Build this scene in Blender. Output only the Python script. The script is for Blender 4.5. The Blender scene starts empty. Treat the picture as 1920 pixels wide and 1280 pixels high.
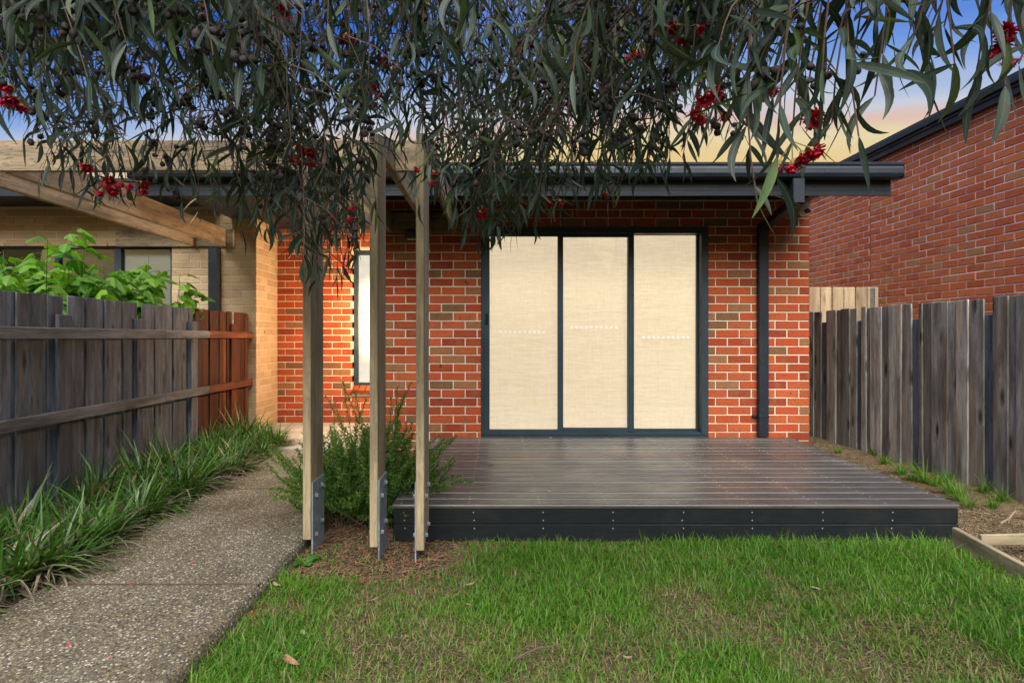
import bpy, math, random
import numpy as np
from mathutils import Vector, Matrix
R = math.radians
random.seed(7); rng = np.random.default_rng(7)
scene = bpy.context.scene
C = scene.collection

# ------------------------------------------------------------------ camera
F, VX, VY, EYE = 1105.0, 930.0, 632.0, 1.22        # focal length and vanishing point in photo pixels (1920 wide)
cam_d = bpy.data.cameras.new('camera'); cam = bpy.data.objects.new('camera', cam_d); C.objects.link(cam)
cam.location = (0, 0, EYE); cam.rotation_euler = (R(90), 0, 0)
cam_d.sensor_width = 36; cam_d.lens = F/1920*36
cam_d.shift_x = (960-VX)/1920; cam_d.shift_y = -(640-VY)/1920
cam_d.clip_start = 0.05; cam_d.clip_end = 3000
scene.camera = cam

# ------------------------------------------------------------------ world, sun, exposure
SUN_EL, SUN_AZ = R(46), R(182)       # azimuth clockwise from +Y: behind the camera
w = bpy.data.worlds.new('World'); scene.world = w; w.use_nodes = True
nt = w.node_tree; nt.nodes.clear()
def wn(t, **k):
    n = nt.nodes.new(t)
    for a, v in k.items(): setattr(n, a, v)
    return n
out = wn('ShaderNodeOutputWorld'); mixs = wn('ShaderNodeMixShader'); bg1 = wn('ShaderNodeBackground'); bg2 = wn('ShaderNodeBackground')
sky = wn('ShaderNodeTexSky', sky_type='NISHITA', sun_disc=False, sun_elevation=SUN_EL, sun_rotation=SUN_AZ, air_density=1.0, dust_density=0.4, ozone_density=1.2)
hs = wn('ShaderNodeHueSaturation'); hs.inputs['Saturation'].default_value = .8
tc = wn('ShaderNodeTexCoord'); sep = wn('ShaderNodeSeparateXYZ')
nt.links.new(tc.outputs['Generated'], sep.inputs[0])
# clouds: stretched noise that bends the elevation bands
mp = wn('ShaderNodeMapping'); mp.inputs['Scale'].default_value = (1.6, 1.6, 9.0)
nz = wn('ShaderNodeTexNoise'); nz.inputs['Scale'].default_value = 2.2; nz.inputs['Detail'].default_value = 7; nz.inputs['Roughness'].default_value = .6
nt.links.new(tc.outputs['Generated'], mp.inputs[0]); nt.links.new(mp.outputs[0], nz.inputs['Vector'])
ma = wn('ShaderNodeMath', operation='MULTIPLY_ADD'); ma.inputs[1].default_value = .07; ma.inputs[2].default_value = -.035
nt.links.new(nz.outputs['Fac'], ma.inputs[0])
ad = wn('ShaderNodeMath', operation='ADD'); nt.links.new(sep.outputs['Z'], ad.inputs[0]); nt.links.new(ma.outputs[0], ad.inputs[1])
rampc = wn('ShaderNodeValToRGB')
cr = rampc.color_ramp; cr.elements[0].position = .0; cr.elements[0].color = (.90, .56, .20, 1)
cr.elements[1].position = .285; cr.elements[1].color = (.84, .62, .28, 1)
for p, c in ((.318, (.83, .70, .44, 1)), (.338, (.76, .54, .46, 1)), (.36, (.60, .64, .74, 1)), (.41, (.22, .39, .78, 1)), (.50, (.015, .13, .68, 1))):
    e = cr.elements.new(p); e.color = c
xo = wn('ShaderNodeMath', operation='SUBTRACT'); nt.links.new(sep.outputs['X'], xo.inputs[0]); xo.inputs[1].default_value = .12      # the warm glow sits a little to the right of the house
xq = wn('ShaderNodeMath', operation='MULTIPLY'); nt.links.new(xo.outputs[0], xq.inputs[0]); nt.links.new(xo.outputs[0], xq.inputs[1])
ae = wn('ShaderNodeMath', operation='MULTIPLY_ADD'); nt.links.new(xq.outputs[0], ae.inputs[0]); ae.inputs[1].default_value = .25; nt.links.new(ad.outputs[0], ae.inputs[2])
nt.links.new(ae.outputs[0], rampc.inputs[0])
rampf = wn('ShaderNodeValToRGB'); rf = rampf.color_ramp
rf.elements[0].position = .46; rf.elements[0].color = (1, 1, 1, 1); rf.elements[1].position = .64; rf.elements[1].color = (0, 0, 0, 1)
nt.links.new(sep.outputs['Z'], rampf.inputs[0])
nt.links.new(sky.outputs[0], hs.inputs['Color']); nt.links.new(hs.outputs[0], bg1.inputs[0]); bg1.inputs[1].default_value = .13
nt.links.new(rampc.outputs[0], bg2.inputs[0]); bg2.inputs[1].default_value = .335
nt.links.new(rampf.outputs[0], mixs.inputs[0]); nt.links.new(bg1.outputs[0], mixs.inputs[1]); nt.links.new(bg2.outputs[0], mixs.inputs[2])
nt.links.new(mixs.outputs[0], out.inputs[0])

sd = bpy.data.lights.new('sun', 'SUN'); sd.energy = 3.1; sd.angle = R(55); sd.color = (1, .95, .87)
so = bpy.data.objects.new('sun', sd); C.objects.link(so); so.location = (0, -5, 12)
dirv = Vector((math.sin(SUN_AZ)*math.cos(SUN_EL), math.cos(SUN_AZ)*math.cos(SUN_EL), math.sin(SUN_EL)))
so.rotation_euler = (-dirv).to_track_quat('-Z', 'Y').to_euler()

vs = scene.view_settings; vs.view_transform = 'Standard'; vs.look = 'None'; vs.exposure = 1.55; vs.gamma = 1
scene.render.film_transparent = False
scene.cycles.use_denoising = True; scene.cycles.denoiser = 'OPENIMAGEDENOISE'; scene.cycles.denoising_prefilter = 'FAST'
scene.cycles.use_adaptive_sampling = False; scene.cycles.sample_clamp_indirect = 1.2; scene.cycles.caustics_reflective = False; scene.cycles.caustics_refractive = False
scene.cycles.max_bounces = 7; scene.cycles.transparent_max_bounces = 12

# ------------------------------------------------------------------ helpers
def at(px, py, Y):                                   # where a sight line meets the depth Y, to read sizes off the photograph
    return Vector(((px-VX)*Y/F, Y, EYE-(py-VY)*Y/F))
def proj(v): return (VX+F*v[0]/v[1], VY-F*(v[2]-EYE)/v[1])

class MB:
    def __init__(s): s.v = []; s.f = []; s.uv = []
    def add(s, vs, fs):
        n = len(s.v); s.v += [tuple(v) for v in vs]; s.f += [tuple(i+n for i in f) for f in fs]; return s
    def box(s, x0, x1, y0, y1, z0, z1, c=0.0, M=None):
        cx, cy, cz = (x0+x1)/2, (y0+y1)/2, (z0+z1)/2; h = ((x1-x0)/2, (y1-y0)/2, (z1-z0)/2)
        if c <= 0:
            vs = [Vector((cx+a*h[0], cy+b*h[1], cz+d*h[2])) for a in (-1, 1) for b in (-1, 1) for d in (-1, 1)]
            fs = [(0,1,3,2), (4,6,7,5), (0,4,5,1), (2,3,7,6), (0,2,6,4), (1,5,7,3)]
        else:
            vs, idx = [], {}
            for a in (-1, 1):
                for b in (-1, 1):
                    for d in (-1, 1):
                        sg = (a, b, d)
                        for ax in range(3):
                            p = [sg[k]*(h[k] if k == ax else h[k]-c) for k in range(3)]
                            idx[(sg, ax)] = len(vs); vs.append(Vector((cx+p[0], cy+p[1], cz+p[2])))
            fs = []
            def orient(f):
                a, b, d = [vs[i] for i in f[:3]]; n = (b-a).cross(d-a); m = sum((vs[i] for i in f), Vector())/len(f)
                return f if n.dot(m-Vector((cx, cy, cz))) > 0 else f[::-1]
            for ax in range(3):
                o1, o2 = (ax+1) % 3, (ax+2) % 3
                for s1 in (-1, 1):
                    q = []
                    for (u, v) in ((-1,-1), (1,-1), (1,1), (-1,1)):
                        sg = [0]*3; sg[ax] = s1; sg[o1] = u; sg[o2] = v; q.append(idx[(tuple(sg), ax)])
                    fs.append(orient(q))
                for u in (-1, 1):                    # edges along ax
                    for v in (-1, 1):
                        A = [0]*3; B = [0]*3; A[ax] = -1; B[ax] = 1
                        for t in (A, B): t[o1] = u; t[o2] = v
                        fs.append(orient([idx[(tuple(A), o1)], idx[(tuple(B), o1)], idx[(tuple(B), o2)], idx[(tuple(A), o2)]]))
            for a in (-1, 1):
                for b in (-1, 1):
                    for d in (-1, 1): fs.append(orient([idx[((a, b, d), k)] for k in range(3)]))
        if M is not None: vs = [M @ v for v in vs]
        return s.add(vs, fs)
    def tube(s, pts, rad, n=5, cap=True):
        pts = [Vector(p) for p in pts]; rings = []
        if not hasattr(rad, '__len__'): rad = [rad]*len(pts)
        vs, fs = [], []
        for i, p in enumerate(pts):
            d = (pts[min(i+1, len(pts)-1)]-pts[max(i-1, 0)]); d = d.normalized() if d.length > 1e-9 else Vector((0, 0, 1))
            a = d.cross(Vector((.31, .87, .12))).normalized(); b = d.cross(a)
            for k in range(n):
                t = 2*math.pi*k/n; vs.append(p+(a*math.cos(t)+b*math.sin(t))*rad[i])
        for i in range(len(pts)-1):
            for k in range(n):
                fs.append((i*n+k, i*n+(k+1) % n, (i+1)*n+(k+1) % n, (i+1)*n+k))
        if cap: fs.append(tuple(range(n))[::-1]); fs.append(tuple((len(pts)-1)*n+k for k in range(n)))
        return s.add(vs, fs)
    def prism(s, prof, x0, x1):                       # profile (y, z) swept along x
        n = len(prof); vs = [(x0, y, z) for y, z in prof]+[(x1, y, z) for y, z in prof]
        fs = [(i, (i+1) % n, n+(i+1) % n, n+i) for i in range(n)]+[tuple(range(n))[::-1], tuple(range(n, 2*n))]
        return s.add(vs, fs)
    def mesh(s, name, mat, smooth=False):
        m = bpy.data.meshes.new(name); m.from_pydata(s.v, [], s.f); m.materials.append(mat)
        if smooth: m.polygons.foreach_set('use_smooth', [True]*len(m.polygons))
        m.update(); return m
    def build(s, name, mat, parent=None, smooth=False, fix=False):
        m = s.mesh(name, mat, smooth)
        if fix:
            import bmesh
            b = bmesh.new(); b.from_mesh(m); bmesh.ops.recalc_face_normals(b, faces=b.faces); b.to_mesh(m); b.free()
        return link(name, m, parent)

def link(name, mesh, parent=None, loc=(0, 0, 0), rot=(0, 0, 0), scale=(1, 1, 1), keep=True):
    o = bpy.data.objects.new(name, mesh); C.objects.link(o); o.location = loc; o.rotation_euler = rot; o.scale = scale
    if parent is not None:
        o.parent = parent
        if keep and parent.type == 'EMPTY': o.matrix_parent_inverse = Matrix.Translation(parent.location).inverted()
    return o
def tag(o, label=None, cat=None, group=None, kind=None):
    if label: o['label'] = label
    if cat: o['category'] = cat
    if group: o['group'] = group
    if kind: o['kind'] = kind
    return o
def thing(name, label, cat, loc=(0, 0, 0), group=None):
    o = bpy.data.objects.new(name, None); C.objects.link(o); o.location = loc; o.empty_display_size = .1
    return tag(o, label, cat, group)
def np_mesh(name, V, Fc, mat, attrs=None, uv=None, smooth=False):      # V (n,3), Fc (m,k)
    m = bpy.data.meshes.new(name); k = Fc.shape[1]
    m.vertices.add(len(V)); m.vertices.foreach_set('co', V.astype(np.float32).ravel())
    m.loops.add(Fc.size); m.loops.foreach_set('vertex_index', Fc.astype(np.int32).ravel())
    m.polygons.add(len(Fc)); m.polygons.foreach_set('loop_start', np.arange(0, Fc.size, k, dtype=np.int32)); m.polygons.foreach_set('loop_total', np.full(len(Fc), k, dtype=np.int32))
    for a, vals in (attrs or {}).items():
        t = m.attributes.new(a, 'FLOAT', 'POINT'); t.data.foreach_set('value', vals.astype(np.float32))
    if uv is not None:
        l = m.uv_layers.new(name='UVMap'); l.data.foreach_set('uv', uv[Fc.ravel()].astype(np.float32).ravel())
    if smooth: m.polygons.foreach_set('use_smooth', [True]*len(Fc))
    m.materials.append(mat); m.update(); m.validate(); return m
def vnoise(x, y, s, seed=0):                          # smooth value noise for layout
    x = np.asarray(x)*s; y = np.asarray(y)*s; xi = np.floor(x).astype(int); yi = np.floor(y).astype(int); fx = x-xi; fy = y-yi
    fx = fx*fx*(3-2*fx); fy = fy*fy*(3-2*fy)
    def h(a, b): return np.modf(np.abs(np.sin(a*127.1+b*311.7+seed*74.7)*43758.5453))[0]
    return (h(xi, yi)*(1-fx)+h(xi+1, yi)*fx)*(1-fy)+(h(xi, yi+1)*(1-fx)+h(xi+1, yi+1)*fx)*fy
def sst(a, b, x): t = np.clip((np.asarray(x, float)-a)/(b-a), 0, 1); return t*t*(3-2*t)

# ------------------------------------------------------------------ materials
class NT:
    def __init__(s, name):
        s.m = bpy.data.materials.new(name); s.m.use_nodes = True; s.t = s.m.node_tree; s.t.nodes.clear()
        s.o = s.n('ShaderNodeOutputMaterial'); s.b = s.n('ShaderNodeBsdfPrincipled'); s.l(s.b.outputs[0], s.o.inputs[0])
    def n(s, t, **k):
        n = s.t.nodes.new(t)
        for a, v in k.items(): setattr(n, a, v)
        return n
    def l(s, a, b): s.t.links.new(a, b)
    def inp(s, sock, v):
        if hasattr(v, 'is_output'): s.l(v, sock)
        else: sock.default_value = v
    def noise(s, vec, scale, detail=4, rough=.55, dist=0.0):
        n = s.n('ShaderNodeTexNoise'); n.inputs['Scale'].default_value = scale; n.inputs['Detail'].default_value = detail
        n.inputs['Roughness'].default_value = rough; n.inputs['Distortion'].default_value = dist
        if vec is not None: s.l(vec, n.inputs['Vector'])
        return n.outputs['Fac']
    def ramp(s, fac, pts, interp='LINEAR'):
        n = s.n('ShaderNodeValToRGB'); c = n.color_ramp; c.interpolation = interp
        def col(v): return (v, v, v, 1) if not hasattr(v, '__len__') else (*v, 1)
        c.elements[0].position = pts[0][0]; c.elements[0].color = col(pts[0][1]); c.elements[1].position = pts[-1][0]; c.elements[1].color = col(pts[-1][1])
        for p, v in pts[1:-1]: e = c.elements.new(p); e.color = col(v)
        s.l(fac, n.inputs[0]); return n.outputs[0]
    def mix(s, fac, a, b, mode='MIX'):
        n = s.n('ShaderNodeMix', data_type='RGBA', blend_type=mode)
        s.inp(n.inputs[0], fac)
        for i, v in ((6, a), (7, b)):
            if hasattr(v, 'is_output'): s.l(v, n.inputs[i])
            else: n.inputs[i].default_value = (*v, 1) if len(v) == 3 else v
        return n.outputs[2]
    def math(s, op, a, b=0.0, c=0.0):
        n = s.n('ShaderNodeMath', operation=op)
        for i, v in enumerate((a, b, c)): s.inp(n.inputs[i], v)
        return n.outputs[0]
    def pos(s): return s.n('ShaderNodeNewGeometry').outputs['Position']
    def obj(s): return s.n('ShaderNodeTexCoord').outputs['Object']
    def orand(s): return s.n('ShaderNodeObjectInfo').outputs['Random']
    def irand(s): return s.math('FRACT', s.math('ADD', s.orand(), s.n('ShaderNodeNewGeometry').outputs['Random Per Island']))
    def attr(s, name): return s.n('ShaderNodeAttribute', attribute_name=name).outputs['Fac']
    def scaled(s, vec, sc, off=None):
        n = s.n('ShaderNodeMapping'); n.inputs['Scale'].default_value = sc; s.l(vec, n.inputs['Vector'])
        if off is not None:
            c = s.n('ShaderNodeCombineXYZ')
            for k in range(3): s.l(off, c.inputs[k])
            v = s.n('ShaderNodeVectorMath', operation='SCALE'); s.l(c.outputs[0], v.inputs[0]); v.inputs['Scale'].default_value = 53.0
            s.l(v.outputs[0], n.inputs['Location'])
        return n.outputs[0]
    def bump(s, h, strength=.4, dist=.01, normal=None):
        n = s.n('ShaderNodeBump'); n.inputs['Strength'].default_value = strength; n.inputs['Distance'].default_value = dist
        s.l(h, n.inputs['Height'])
        if normal is not None: s.l(normal, n.inputs['Normal'])
        return n.outputs[0]
    def done(s, col=None, rough=None, normal=None, metal=None, spec=None):
        if col is not None:
            if hasattr(col, 'is_output'): s.l(col, s.b.inputs['Base Color'])
            else: s.b.inputs['Base Color'].default_value = (*col, 1)
        if rough is not None: s.inp(s.b.inputs['Roughness'], rough)
        if normal is not None: s.l(normal, s.b.inputs['Normal'])
        if metal is not None: s.b.inputs['Metallic'].default_value = metal
        if spec is not None: s.b.inputs['Specular IOR Level'].default_value = spec
        return s.m

def brick_mat(name, cols, blotch, speck=(.02, .012, .008)):
    t = NT(name); p = t.pos(); r = t.irand()
    base = t.ramp(r, cols, 'CONSTANT')
    pv = t.scaled(p, (1, 1, 1), r)
    pat = t.noise(t.scaled(pv, (11, 11, 5)), 1.3, 4, .65)
    base = t.mix(t.ramp(pat, [(.50, 0.), (.64, .65)]), base, blotch)              # brown fired patches
    dk = t.math('MULTIPLY', t.ramp(t.noise(pv, 16, 2), [(.66, 0.), (.74, 1.)]), t.ramp(t.math('FRACT', t.math('MULTIPLY', r, 7.31)), [(.72, 0.), (.8, .85)]))
    base = t.mix(dk, base, (.035, .02, .018))
    sp = t.ramp(t.noise(p, 95, 4, .8), [(.55, 0.), (.68, .85)])
    base = t.mix(sp, base, speck)
    lo = t.noise(p, 2.1, 3); base = t.mix(t.ramp(lo, [(.3, 0.), (.7, .22)]), base, (.62, .50, .38), 'MULTIPLY')
    h = t.math('ADD', t.noise(p, 160, 4, .7), t.math('MULTIPLY', t.noise(p, 45, 3), .8))
    return t.done(base, .86, t.bump(h, .7, .005), spec=.25)
M = {}
M['brick'] = brick_mat('red_brick', [(0, (.37, .068, .020)), (.16, (.29, .047, .015)), (.32, (.41, .085, .025)), (.46, (.25, .040, .015)), (.60, (.36, .078, .026)), (.72, (.38, .062, .018)), (.86, (.26, .115, .048)), (.94, (.17, .082, .036))], (.22, .098, .040))
M['brick_n'] = brick_mat('orange_red_brick', [(0, (.46, .115, .038)), (.25, (.40, .090, .030)), (.5, (.49, .138, .045)), (.75, (.44, .120, .040)), (.96, (.38, .17, .066))], (.36, .15, .052))
M['brick_c'] = brick_mat('cream_brick', [(0, (.43, .32, .18)), (.3, (.39, .285, .155)), (.6, (.46, .355, .21)), (.85, (.37, .27, .16))], (.40, .31, .19), speck=(.27, .20, .11))
def mortar_mat(name, col):
    t = NT(name); p = t.pos(); c = t.mix(t.ramp(t.noise(p, 8, 5), [(.3, 0.), (.7, .5)]), col, tuple(v*.72 for v in col))
    return t.done(c, .92, t.bump(t.noise(p, 250, 4), .5, .003), spec=.2)
M['mortar'] = mortar_mat('cream_mortar', (.60, .53, .40)); M['mortar_n'] = mortar_mat('grey_mortar', (.78, .73, .70)); M['mortar_c'] = mortar_mat('sand_mortar', (.54, .45, .31))

def metal_mat(name, col, rough=.42):
    t = NT(name); p = t.pos(); n = t.noise(p, 3.5, 5); c = t.mix(t.ramp(n, [(.35, 0.), (.7, .35)]), col, tuple(v*1.5 for v in col))
    d = t.ramp(t.noise(p, 70, 3), [(.62, 0.), (.75, .25)]); c = t.mix(d, c, (.16, .15, .13))
    return t.done(c, t.ramp(n, [(.3, rough-.04), (.7, rough+.16)]), spec=.3)
M['char'] = metal_mat('charcoal_painted_steel', (.009, .0145, .021)); M['frame'] = metal_mat('blue_grey_aluminium', (.018, .032, .040), .38)
t = NT('galvanised_steel'); n = t.n('ShaderNodeTexVoronoi'); n.inputs['Scale'].default_value = 90; t.l(t.pos(), n.inputs['Vector'])
M['galv'] = t.done(t.mix(t.ramp(t.noise(t.pos(), 12, 4), [(.35, 0.), (.7, 1.)]), t.mix(.4, (.25, .29, .305), n.outputs['Color'], 'SOFT_LIGHT'), (.15, .18, .195)), .6, metal=.0)

def wood_mat(name, a, b, dark, axis='Z', rnd=.5, knots=.5, rough=.8, crack=.5, warm=None, extra=None):
    t = NT(name); r = t.orand(); o = t.obj()
    S = {'X': (.06, 1, 1), 'Y': (1, .06, 1), 'Z': (1, 1, .06)}[axis]
    K = {'X': (2.6, 9, 9), 'Y': (9, 2.6, 9), 'Z': (9, 9, 2.6)}[axis]
    v = t.scaled(o, S, r)
    kv = t.n('ShaderNodeTexVoronoi'); kv.inputs['Scale'].default_value = 1.0; kv.inputs['Randomness'].default_value = 1; t.l(t.scaled(o, K, r), kv.inputs['Vector'])
    kd = kv.outputs['Distance']
    bend = t.math('MULTIPLY', t.ramp(kd, [(.05, 1.), (.45, 0.)]), .55)
    vm = t.n('ShaderNodeVectorMath', operation='ADD'); t.l(v, vm.inputs[0]); cb = t.n('ShaderNodeCombineXYZ')
    for k in range(3): t.l(bend, cb.inputs[k])
    sc = t.n('ShaderNodeVectorMath', operation='SCALE'); t.l(cb.outputs[0], sc.inputs[0]); sc.inputs['Scale'].default_value = .06
    t.l(sc.outputs[0], vm.inputs[1]); v = vm.outputs[0]
    g1 = t.noise(v, 26, 4, .6); g2 = t.noise(v, 120, 3, .6); g3 = t.noise(t.scaled(o, tuple(.35 if q_ < .5 else 2.2 for q_ in S), r), 5.0, 4)
    c = t.mix(t.ramp(g1, [(.3, 0.), (.7, 1.)]), a, b)
    c = t.mix(t.math('MULTIPLY', t.ramp(g2, [(.5, 0.), (.68, 1.)]), crack), c, dark)
    if warm is not None: c = t.mix(t.ramp(t.noise(t.scaled(o, S, r), 9, 2), [(.60, 0.), (.72, .7)]), c, warm)
    c = t.mix(t.ramp(g3, [(.42, 0.), (.7, .75)]), c, dark)
    c = t.mix(t.ramp(kd, [(.06, knots), (.15, knots*.5), (.22, 0.)]), c, tuple(x*.5 for x in dark))
    br = t.math('MULTIPLY_ADD', r, rnd, 1-rnd*.5)
    cb2 = t.n('ShaderNodeCombineColor')
    for k in range(3): t.l(br, cb2.inputs[k])
    c = t.mix(1.0, c, cb2.outputs[0], 'MULTIPLY')
    if extra is not None: c = extra(t, c)
    h = t.math('ADD', t.math('MULTIPLY', g2, .7), g1)
    return t.done(c, rough, t.bump(h, .45, .006), spec=.25)
M['pal'] = wood_mat('weathered_grey_paling', (.145, .162, .19), (.058, .066, .077), (.015, .017, .020), 'Z', .5, 1., warm=(.14, .11, .08), crack=.6)
M['pal_r'] = wood_mat('silver_brown_paling', (.36, .335, .30), (.16, .142, .12), (.040, .034, .028), 'Z', .8, 1., warm=(.30, .19, .105), crack=.5)
M['pal_new'] = wood_mat('pale_new_paling', (.42, .32, .20), (.30, .22, .13), (.16, .10, .055), 'Z', .3, .6, crack=.3)
M['stain'] = wood_mat('red_brown_stained_paling', (.095, .028, .010), (.052, .015, .006), (.016, .005, .003), 'Z', .6, .7, warm=(.13, .045, .015), crack=.5)
def rail_stain(t, c):
    sp = t.n('ShaderNodeSeparateXYZ'); t.l(t.pos(), sp.inputs[0])
    f = t.ramp(t.math('ADD', sp.outputs['Y'], t.math('MULTIPLY', t.noise(t.pos(), 9, 3), .5)), [(0, 0.), (1, 1.)])
    f = t.math('GREATER_THAN', t.math('ADD', sp.outputs['Y'], t.math('MULTIPLY', t.noise(t.pos(), 9, 3), .5)), 6.12)
    return t.mix(f, c, t.mix(1.0, c, (.85, .26, .10), 'MULTIPLY'))
M['rail'] = wood_mat('weathered_rail', (.20, .20, .20), (.095, .095, .096), (.02, .019, .018), 'Y', .3, .5, crack=.5, extra=rail_stain)
M['post'] = wood_mat('greenish_treated_pine', (.45, .36, .215), (.30, .235, .14), (.12, .098, .065), 'Z', .18, .12, crack=.45, rough=.75)
M['raft'] = wood_mat('treated_pine_rafter', (.36, .275, .17), (.25, .19, .115), (.06, .046, .032), 'Y', .15, .1, crack=.65)
M['beam'] = wood_mat('treated_pine_beam', (.36, .275, .17), (.25, .19, .115), (.045, .038, .028), 'X', .12, .1, crack=.8)
M['sleeper'] = wood_mat('edging_board', (.36, .29, .18), (.24, .19, .115), (.08, .065, .04), 'X', .2, .2, crack=.4)
M['bearer'] = wood_mat('brown_joist', (.18, .09, .045), (.11, .055, .03), (.04, .02, .012), 'X', .3, .3)

t = NT('charcoal_composite_decking'); p = t.pos(); v = t.scaled(p, (.05, 1, 1)); r = t.orand()
c = t.mix(t.ramp(t.noise(v, 160, 3), [(.35, 0.), (.7, 1.)]), (.038, .034, .031), (.064, .058, .051))
c = t.mix(t.ramp(t.noise(p, 1.7, 4), [(.42, 0.), (.68, .7)]), c, (.10, .084, .064))
c = t.mix(t.ramp(r, [(.93, 0.), (.94, .6)], 'CONSTANT'), c, (.055, .030, .020))
c = t.mix(t.ramp(t.noise(p, 240, 2), [(.70, 0.), (.76, .5)]), c, (.2, .18, .15))
M['deck'] = t.done(c, t.ramp(t.noise(p, 3.1, 5), [(.3, .30), (.7, .46)]), t.bump(t.noise(v, 300, 3), .15, .002), spec=.6)
t = NT('charcoal_fascia_board'); p = t.pos(); v = t.scaled(p, (.05, 1, 1))
c = t.mix(t.ramp(t.noise(v, 160, 3), [(.35, 0.), (.7, 1.)]), (.006, .0085, .010), (.011, .014, .016))
c = t.mix(t.ramp(t.noise(p, 5, 5), [(.5, 0.), (.8, .3)]), c, (.035, .035, .03))
M['fascia_b'] = t.done(c, .55, t.bump(t.noise(v, 300, 3), .25, .003), spec=.25)
t = NT('screw_steel'); M['screw'] = t.done((.42, .40, .36), .4, metal=.5)

t = NT('exposed_aggregate'); p = t.pos()
def voro(t, p, s, feat='F1', dist=.0):
    n = t.n('ShaderNodeTexVoronoi', feature=feat); n.inputs['Scale'].default_value = s; t.l(p, n.inputs['Vector']); return n
sm = t.scaled(p, (1, .8, 1)); v1 = voro(t, sm, 104); v2 = voro(t, sm, 210)
hs1 = t.n('ShaderNodeSeparateColor'); t.l(v1.outputs['Color'], hs1.inputs[0])
peb = t.ramp(hs1.outputs[0], [(0, (.035, .034, .034)), (.16, (.11, .092, .062)), (.36, (.20, .165, .105)), (.56, (.28, .235, .16)), (.72, (.16, .12, .075)), (.82, (.44, .41, .34)), (.93, (.08, .076, .075))], 'CONSTANT')
hs2 = t.n('ShaderNodeSeparateColor'); t.l(v2.outputs['Color'], hs2.inputs[0])
peb2 = t.ramp(hs2.outputs[0], [(0, (.06, .055, .04)), (.4, (.14, .115, .075)), (.8, (.32, .28, .20))], 'CONSTANT')
c = t.mix(t.ramp(v1.outputs['Distance'], [(.42, 0.), (.52, 1.)]), peb, t.mix(.5, peb2, (.10, .085, .058)))
c = t.mix(t.ramp(t.noise(p, 1.6, 5), [(.38, 0.), (.64, .9)]), c, (.52, .46, .34), 'MULTIPLY')
h = t.math('SUBTRACT', 1.0, v1.outputs['Distance'])
M['path'] = t.done(c, .72, t.bump(h, .4, .005), spec=.35)
t = NT('plain_concrete'); p = t.pos(); c = t.mix(t.ramp(t.noise(p, 4, 6), [(.35, 0.), (.68, 1.)]), (.40, .36, .29), (.27, .24, .19))
M['conc'] = t.done(c, .85, t.bump(t.noise(p, 120, 4), .3, .004))

t = NT('soil_ground'); p = t.pos(); n1 = t.noise(p, 1.4, 6, .65); n2 = t.noise(p, 38, 5, .7); n3 = t.noise(t.scaled(p, (1, .3, 1)), 90, 3)
c = t.mix(t.ramp(n2, [(.35, 0.), (.65, 1.)]), (.040, .026, .017), (.105, .072, .045))
c = t.mix(t.ramp(n1, [(.42, 0.), (.62, .8)]), c, t.mix(t.ramp(n3, [(.4, 0.), (.6, 1.)]), (.19, .145, .085), (.085, .06, .036)))
M['soil'] = t.done(c, .95, t.bump(t.math('ADD', n2, n3), .9, .02), spec=.15)

def leaf_mat(name, c1, c2, trans=.3, rough=.5, rib=None, young=None, attr=None, dry=None, tcol=None, spec=.4, back=None):
    t = NT(name); r = t.attr(attr) if attr else t.irand()
    col = t.mix(r, c1, c2)
    if young is not None: col = t.mix(t.ramp(t.math('FRACT', t.math('MULTIPLY', r, 13.7)), [(.88, 0.), (.96, .8)]), col, young)
    if dry is not None: col = t.mix(t.attr('dry'), col, t.mix(t.math('FRACT', t.math('MULTIPLY', r, 5.7)), dry[0], dry[1]))
    pn = t.noise(t.pos(), 30, 3); col = t.mix(t.ramp(pn, [(.45, 0.), (.75, .4)]), col, tuple(x*.55 for x in c1))
    if rib is not None:
        u = t.n('ShaderNodeUVMap'); sx = t.n('ShaderNodeSeparateXYZ'); t.l(u.outputs[0], sx.inputs[0])
        d = t.math('ABSOLUTE', t.math('SUBTRACT', sx.outputs[0], .5))
        col = t.mix(t.ramp(d, [(.035, .8), (.075, 0.)]), col, rib)
        ve = t.math('ABSOLUTE', t.math('SINE', t.math('MULTIPLY_ADD', sx.outputs[1], 60., t.math('MULTIPLY', d, 30.))))
        col = t.mix(t.ramp(ve, [(0., .22), (.25, 0.)]), col, rib)
    t.done(col, rough, spec=spec)
    tr = t.n('ShaderNodeBsdfTranslucent'); tcn = t.mix(1.0, col, tcol or (1.5, 1.7, .6), 'MULTIPLY'); t.l(tcn, tr.inputs[0])
    ms = t.n('ShaderNodeMixShader'); ms.inputs[0].default_value = trans
    t.l(t.b.outputs[0], ms.inputs[1]); t.l(tr.outputs[0], ms.inputs[2]); t.l(ms.outputs[0], t.o.inputs[0]); return t.m
M['euc'] = leaf_mat('eucalyptus_leaf', (.016, .030, .024), (.048, .074, .053), .22, .45, rib=(.085, .10, .055), young=(.075, .125, .03), spec=.22)
M['grass'] = leaf_mat('grass_blade', (.032, .125, .008), (.15, .285, .022), .35, .5, attr='rnd', dry=((.26, .20, .09), (.17, .13, .055)), spec=.3)
M['strap'] = leaf_mat('strap_leaf', (.018, .060, .010), (.080, .180, .024), .25, .42, attr='rnd', dry=((.17, .12, .085), (.33, .26, .20)), spec=.45)
M['bush'] = leaf_mat('needle_leaf', (.038, .128, .022), (.145, .285, .038), .40, .5, attr='rnd', dry=((.16, .19, .03), (.22, .26, .05)))
M['maple'] = leaf_mat('lobed_leaf', (.040, .155, .012), (.17, .32, .022), .42, .5, rib=(.16, .27, .06))
M['weed'] = leaf_mat('weed_leaf', (.03, .11, .015), (.08, .19, .03), .3, .5)
M['far_leaf'] = leaf_mat('garden_tree_leaf', (.02, .045, .015), (.06, .10, .03), .25, .5)
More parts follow.
